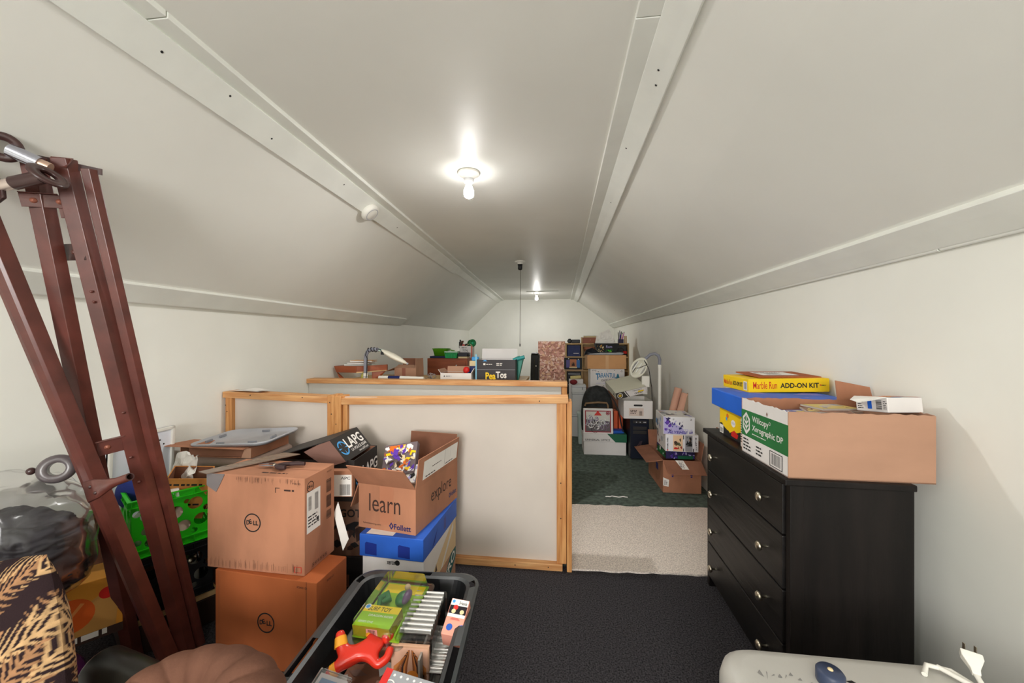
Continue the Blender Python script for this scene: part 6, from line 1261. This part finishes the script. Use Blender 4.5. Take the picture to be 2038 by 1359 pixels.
    MB().box((-.075, -.06, 0), (.075, .064, .006), gr).build('bottom', t); b = MB(); b.loops([rrect(.185, .15, .02, 3, 0, 0, .08), rrect(.19, .155, .02, 3, 0, 0, .094), rrect(.17, .135, .02, 3, 0, 0, .094), rrect(.165, .13, .02, 3, 0, 0, .08)], M('berry_rim', S(200, 224, 206), .4)); b.build('rim', t); MB().box((-.072, -.05, .006), (.072, .055, .06), M('berry_green', None)).build('lining', t)
    t = thing('small_boxes', 'cream box under a black case beside the green basket', 'box', (-1.345, 5.03, 1.071)); MB().box((0, 0, 0), (.125, .12, .022), cream).build('box', t)
    t = thing('black_case', 'black case lying on the cream box on reddish chest', 'case', (-1.345, 5.03, 1.0935)); MB().box((-.005, 0, 0), (.135, .12, .055), M('case_charcoal', S(40, 40, 50), .5)).build('case', t, .008); MB().lathe([(0, 0), (.018, 0), (.018, .02), (0, .02)], black, 14, (.145, .0, .02), (0, -1, 0)).build('knob', t)
    t = thing('toy_carton', 'white marked carton of odds and ends with green spool', 'box', (-1.385, 5.25, 1.071), 2); w_, d_, h_ = .185, .16, .165; open_box(t, w_, d_, h_, white, kraft_d, (('L', .08, -20),), fl=kraft_d); p = MB(); f = faces(w_, d_, h_)['F']; f.text(p, 'TOTAL', .045, .085, .08, .03, ink, .01, .2); f.rect(p, w_ - .02, 0, w_, h_, M('salmon', S(214, 120, 104), .6)); f.lines(p, .03, .13, .14, .15, inkb, 1, 2); p.build('lettering', t)
    for nm, lab, cat, m, c, r_ in (('yarn_spool', 'green spool on the white marked carton', 'spool', M('spool_green', S(24, 120, 66), .4), (-1.225, 5.33, 1.275), .055), ('black_gadget', 'black gadget sticking up from the white marked carton', 'gadget', ink, (-1.385, 5.30, 1.265), .022), ('pink_toy', 'pink and red toy in the white marked carton', 'toy', M('toy_coral', S(214, 110, 104), .5), (-1.345, 5.32, 1.235), .03), ('brown_toy', 'dark brown frame in the white marked carton', 'toy', M('dark_brown', None), (-1.30, 5.32, 1.24), .03)):
        s = thing(nm, lab, cat, c); 
        if nm == 'yarn_spool': MB().lathe([(0, -.05), (r_ * .9, -.05), (r_, -.04), (r_ * .8, -.02), (r_ * .8, .02), (r_, .04), (r_ * .9, .05), (r_ * .4, .05), (r_ * .3, .03), (0, .03)], m, 20, (0, 0, 0), (.5, -.85, .1)).build('spool', s); MB().lathe([(r_ * .35, .0), (r_ * .3, .002), (0, .002)], M('spool_core', S(40, 170, 120), .4), 14, (.022, -.04, .003), (.5, -.85, .1)).build('core', s)
        elif nm == 'black_gadget': MB().box((-.02, -.01, -.06), (.02, .015, .03), m).build('body', s, .006); MB().box((-.012, -.006, .03), (.008, .01, .06), m).build('aerial', s, .003)
        else: MB().ball((0, 0, 0), (r_, r_ * .7, r_), m).build('body', s); MB().box((-.01, -.02, -.05), (.014, .01, -.01), m).build('stem', s, .003)
    MB().tube([(-1.30, 5.28, 1.23), (-1.26, 5.27, 1.262), (-1.21, 5.26, 1.25), (-1.19, 5.26, 1.20)], .004, cream, 6).build('carry_cord', t).matrix_parent_inverse = Matrix.Translation((-1.385, 5.25, 1.071)).inverted()
    # white tray box, black snack carton, teal bag on table
    w_, d_, h_ = .295, .22, .08
    t = thing('tray_carton', 'shallow white tray carton with small printed logo on table', 'box', (-1.085, 3.42, Z), 0); open_box(t, w_, d_, h_, white, kraft_p, (('B', .05, 8), ('R', .05, 30), ('L', .04, 40))); p = MB(); f = faces(w_, d_, h_)['F']; f.poly(p, [(.03, .045), (.045, .045), (.0375, .06)], ink); f.text(p, 'MAGIC 1', .055, .046, .05, .010, ink, .01); p.build('print', t)
    t = thing('wire_coil', 'tangle of grey wire on far table beside tray carton', 'wire', (-1.16, 3.36, Z)); rr = random.Random(2)
    MB().tube([(rr.uniform(-.05, .05), rr.uniform(-.03, .03), rr.uniform(.005, .085)) for i in range(24)], .003, M('wire_grey', S(150, 140, 136), .4), 5).build('wire', t)
    w_, d_, h_ = .362, .24, .205
    t = thing('snack_carton', 'black snack carton lettered in yellow and white, flap open', 'box', (-.745, 3.45, Z + .0), 0)
    open_box(t, w_, d_, h_, M('carton_black', S(46, 42, 46), .5, nscale=5, namt=.15), white, (('B', .10, -6),), fl=white)
    p = MB(); f = faces(w_, d_, h_)['F']; h3 = h_
    MBp = Fr((0, -.0, h_), (1, 0, 0), (0, .05, .20)); 
    f.text(p, 'Pea', .083, .022, .095, .065, yellow, .03); f.text(p, 'Tos', .180, .034, .10, .062, whitep, .03); f.rect(p, 0, .112, w_, .1145, grey); f.rect(p, .062, .155, .082, .172, whitep); f.lines(p, .09, .155, .15, .17, whitep, 1, 3); f.lines(p, .185, .148, .26, .178, whitep, 2, 5); f.poly(p, [(.055, .19), (.10, .19), (.08, .205)], skyb); p.build('lettering', t)
    MB().box((-.012, -.002, 0), (-.001, .01, h_ + .05), M('pale_blue', S(130, 196, 226), .4)).build('edge_strip', t)
    t = thing('blue_sponge', 'light blue sponge and cream card left of the snack carton', 'sponge', (-.83, 3.60, Z + .135)); MB().box((0, 0, .05), (.07, .05, .09), skyb).build('sponge', t, .01); MB().box((-.02, 0, .0), (.06, .05, .05), cream).build('card', t, .002); MB().box((-.02, 0, -.135), (.06, .05, .0), navy).build('box', t, .002)
    t = thing('red_toy', 'small bright red object left of the snack carton', 'toy', (-.86, 3.52, Z)); MB().box((-.02, -.02, 0), (.03, .02, .085), navy).build('base', t, .003); MB().ball((0, -.005, .10), (.032, .025, .035), red).build('ball', t)
    t = thing('teal_bag', 'teal folded bag standing right of the snack carton', 'bag', (-.372, 3.62, Z)); tb = M('teal_bag', S(50, 150, 150), .5); MB().panel([(-.035, 0, 0), (.0, -.02, 0), (.045, 0, .205), (.0, .0, .235), (-.045, 0, .215)], (0, .10, 0), M('green_bag', S(46, 128, 112), .5)).build('bag', t, .004); MB().tube([(-.05, -.01, .195), (.06, -.01, .225)], .018, tb, 10).build('rolled_top', t)
beyond()
s2 = bpy.data.scenes.get('tmp')
if s2: bpy.data.scenes.remove(s2)
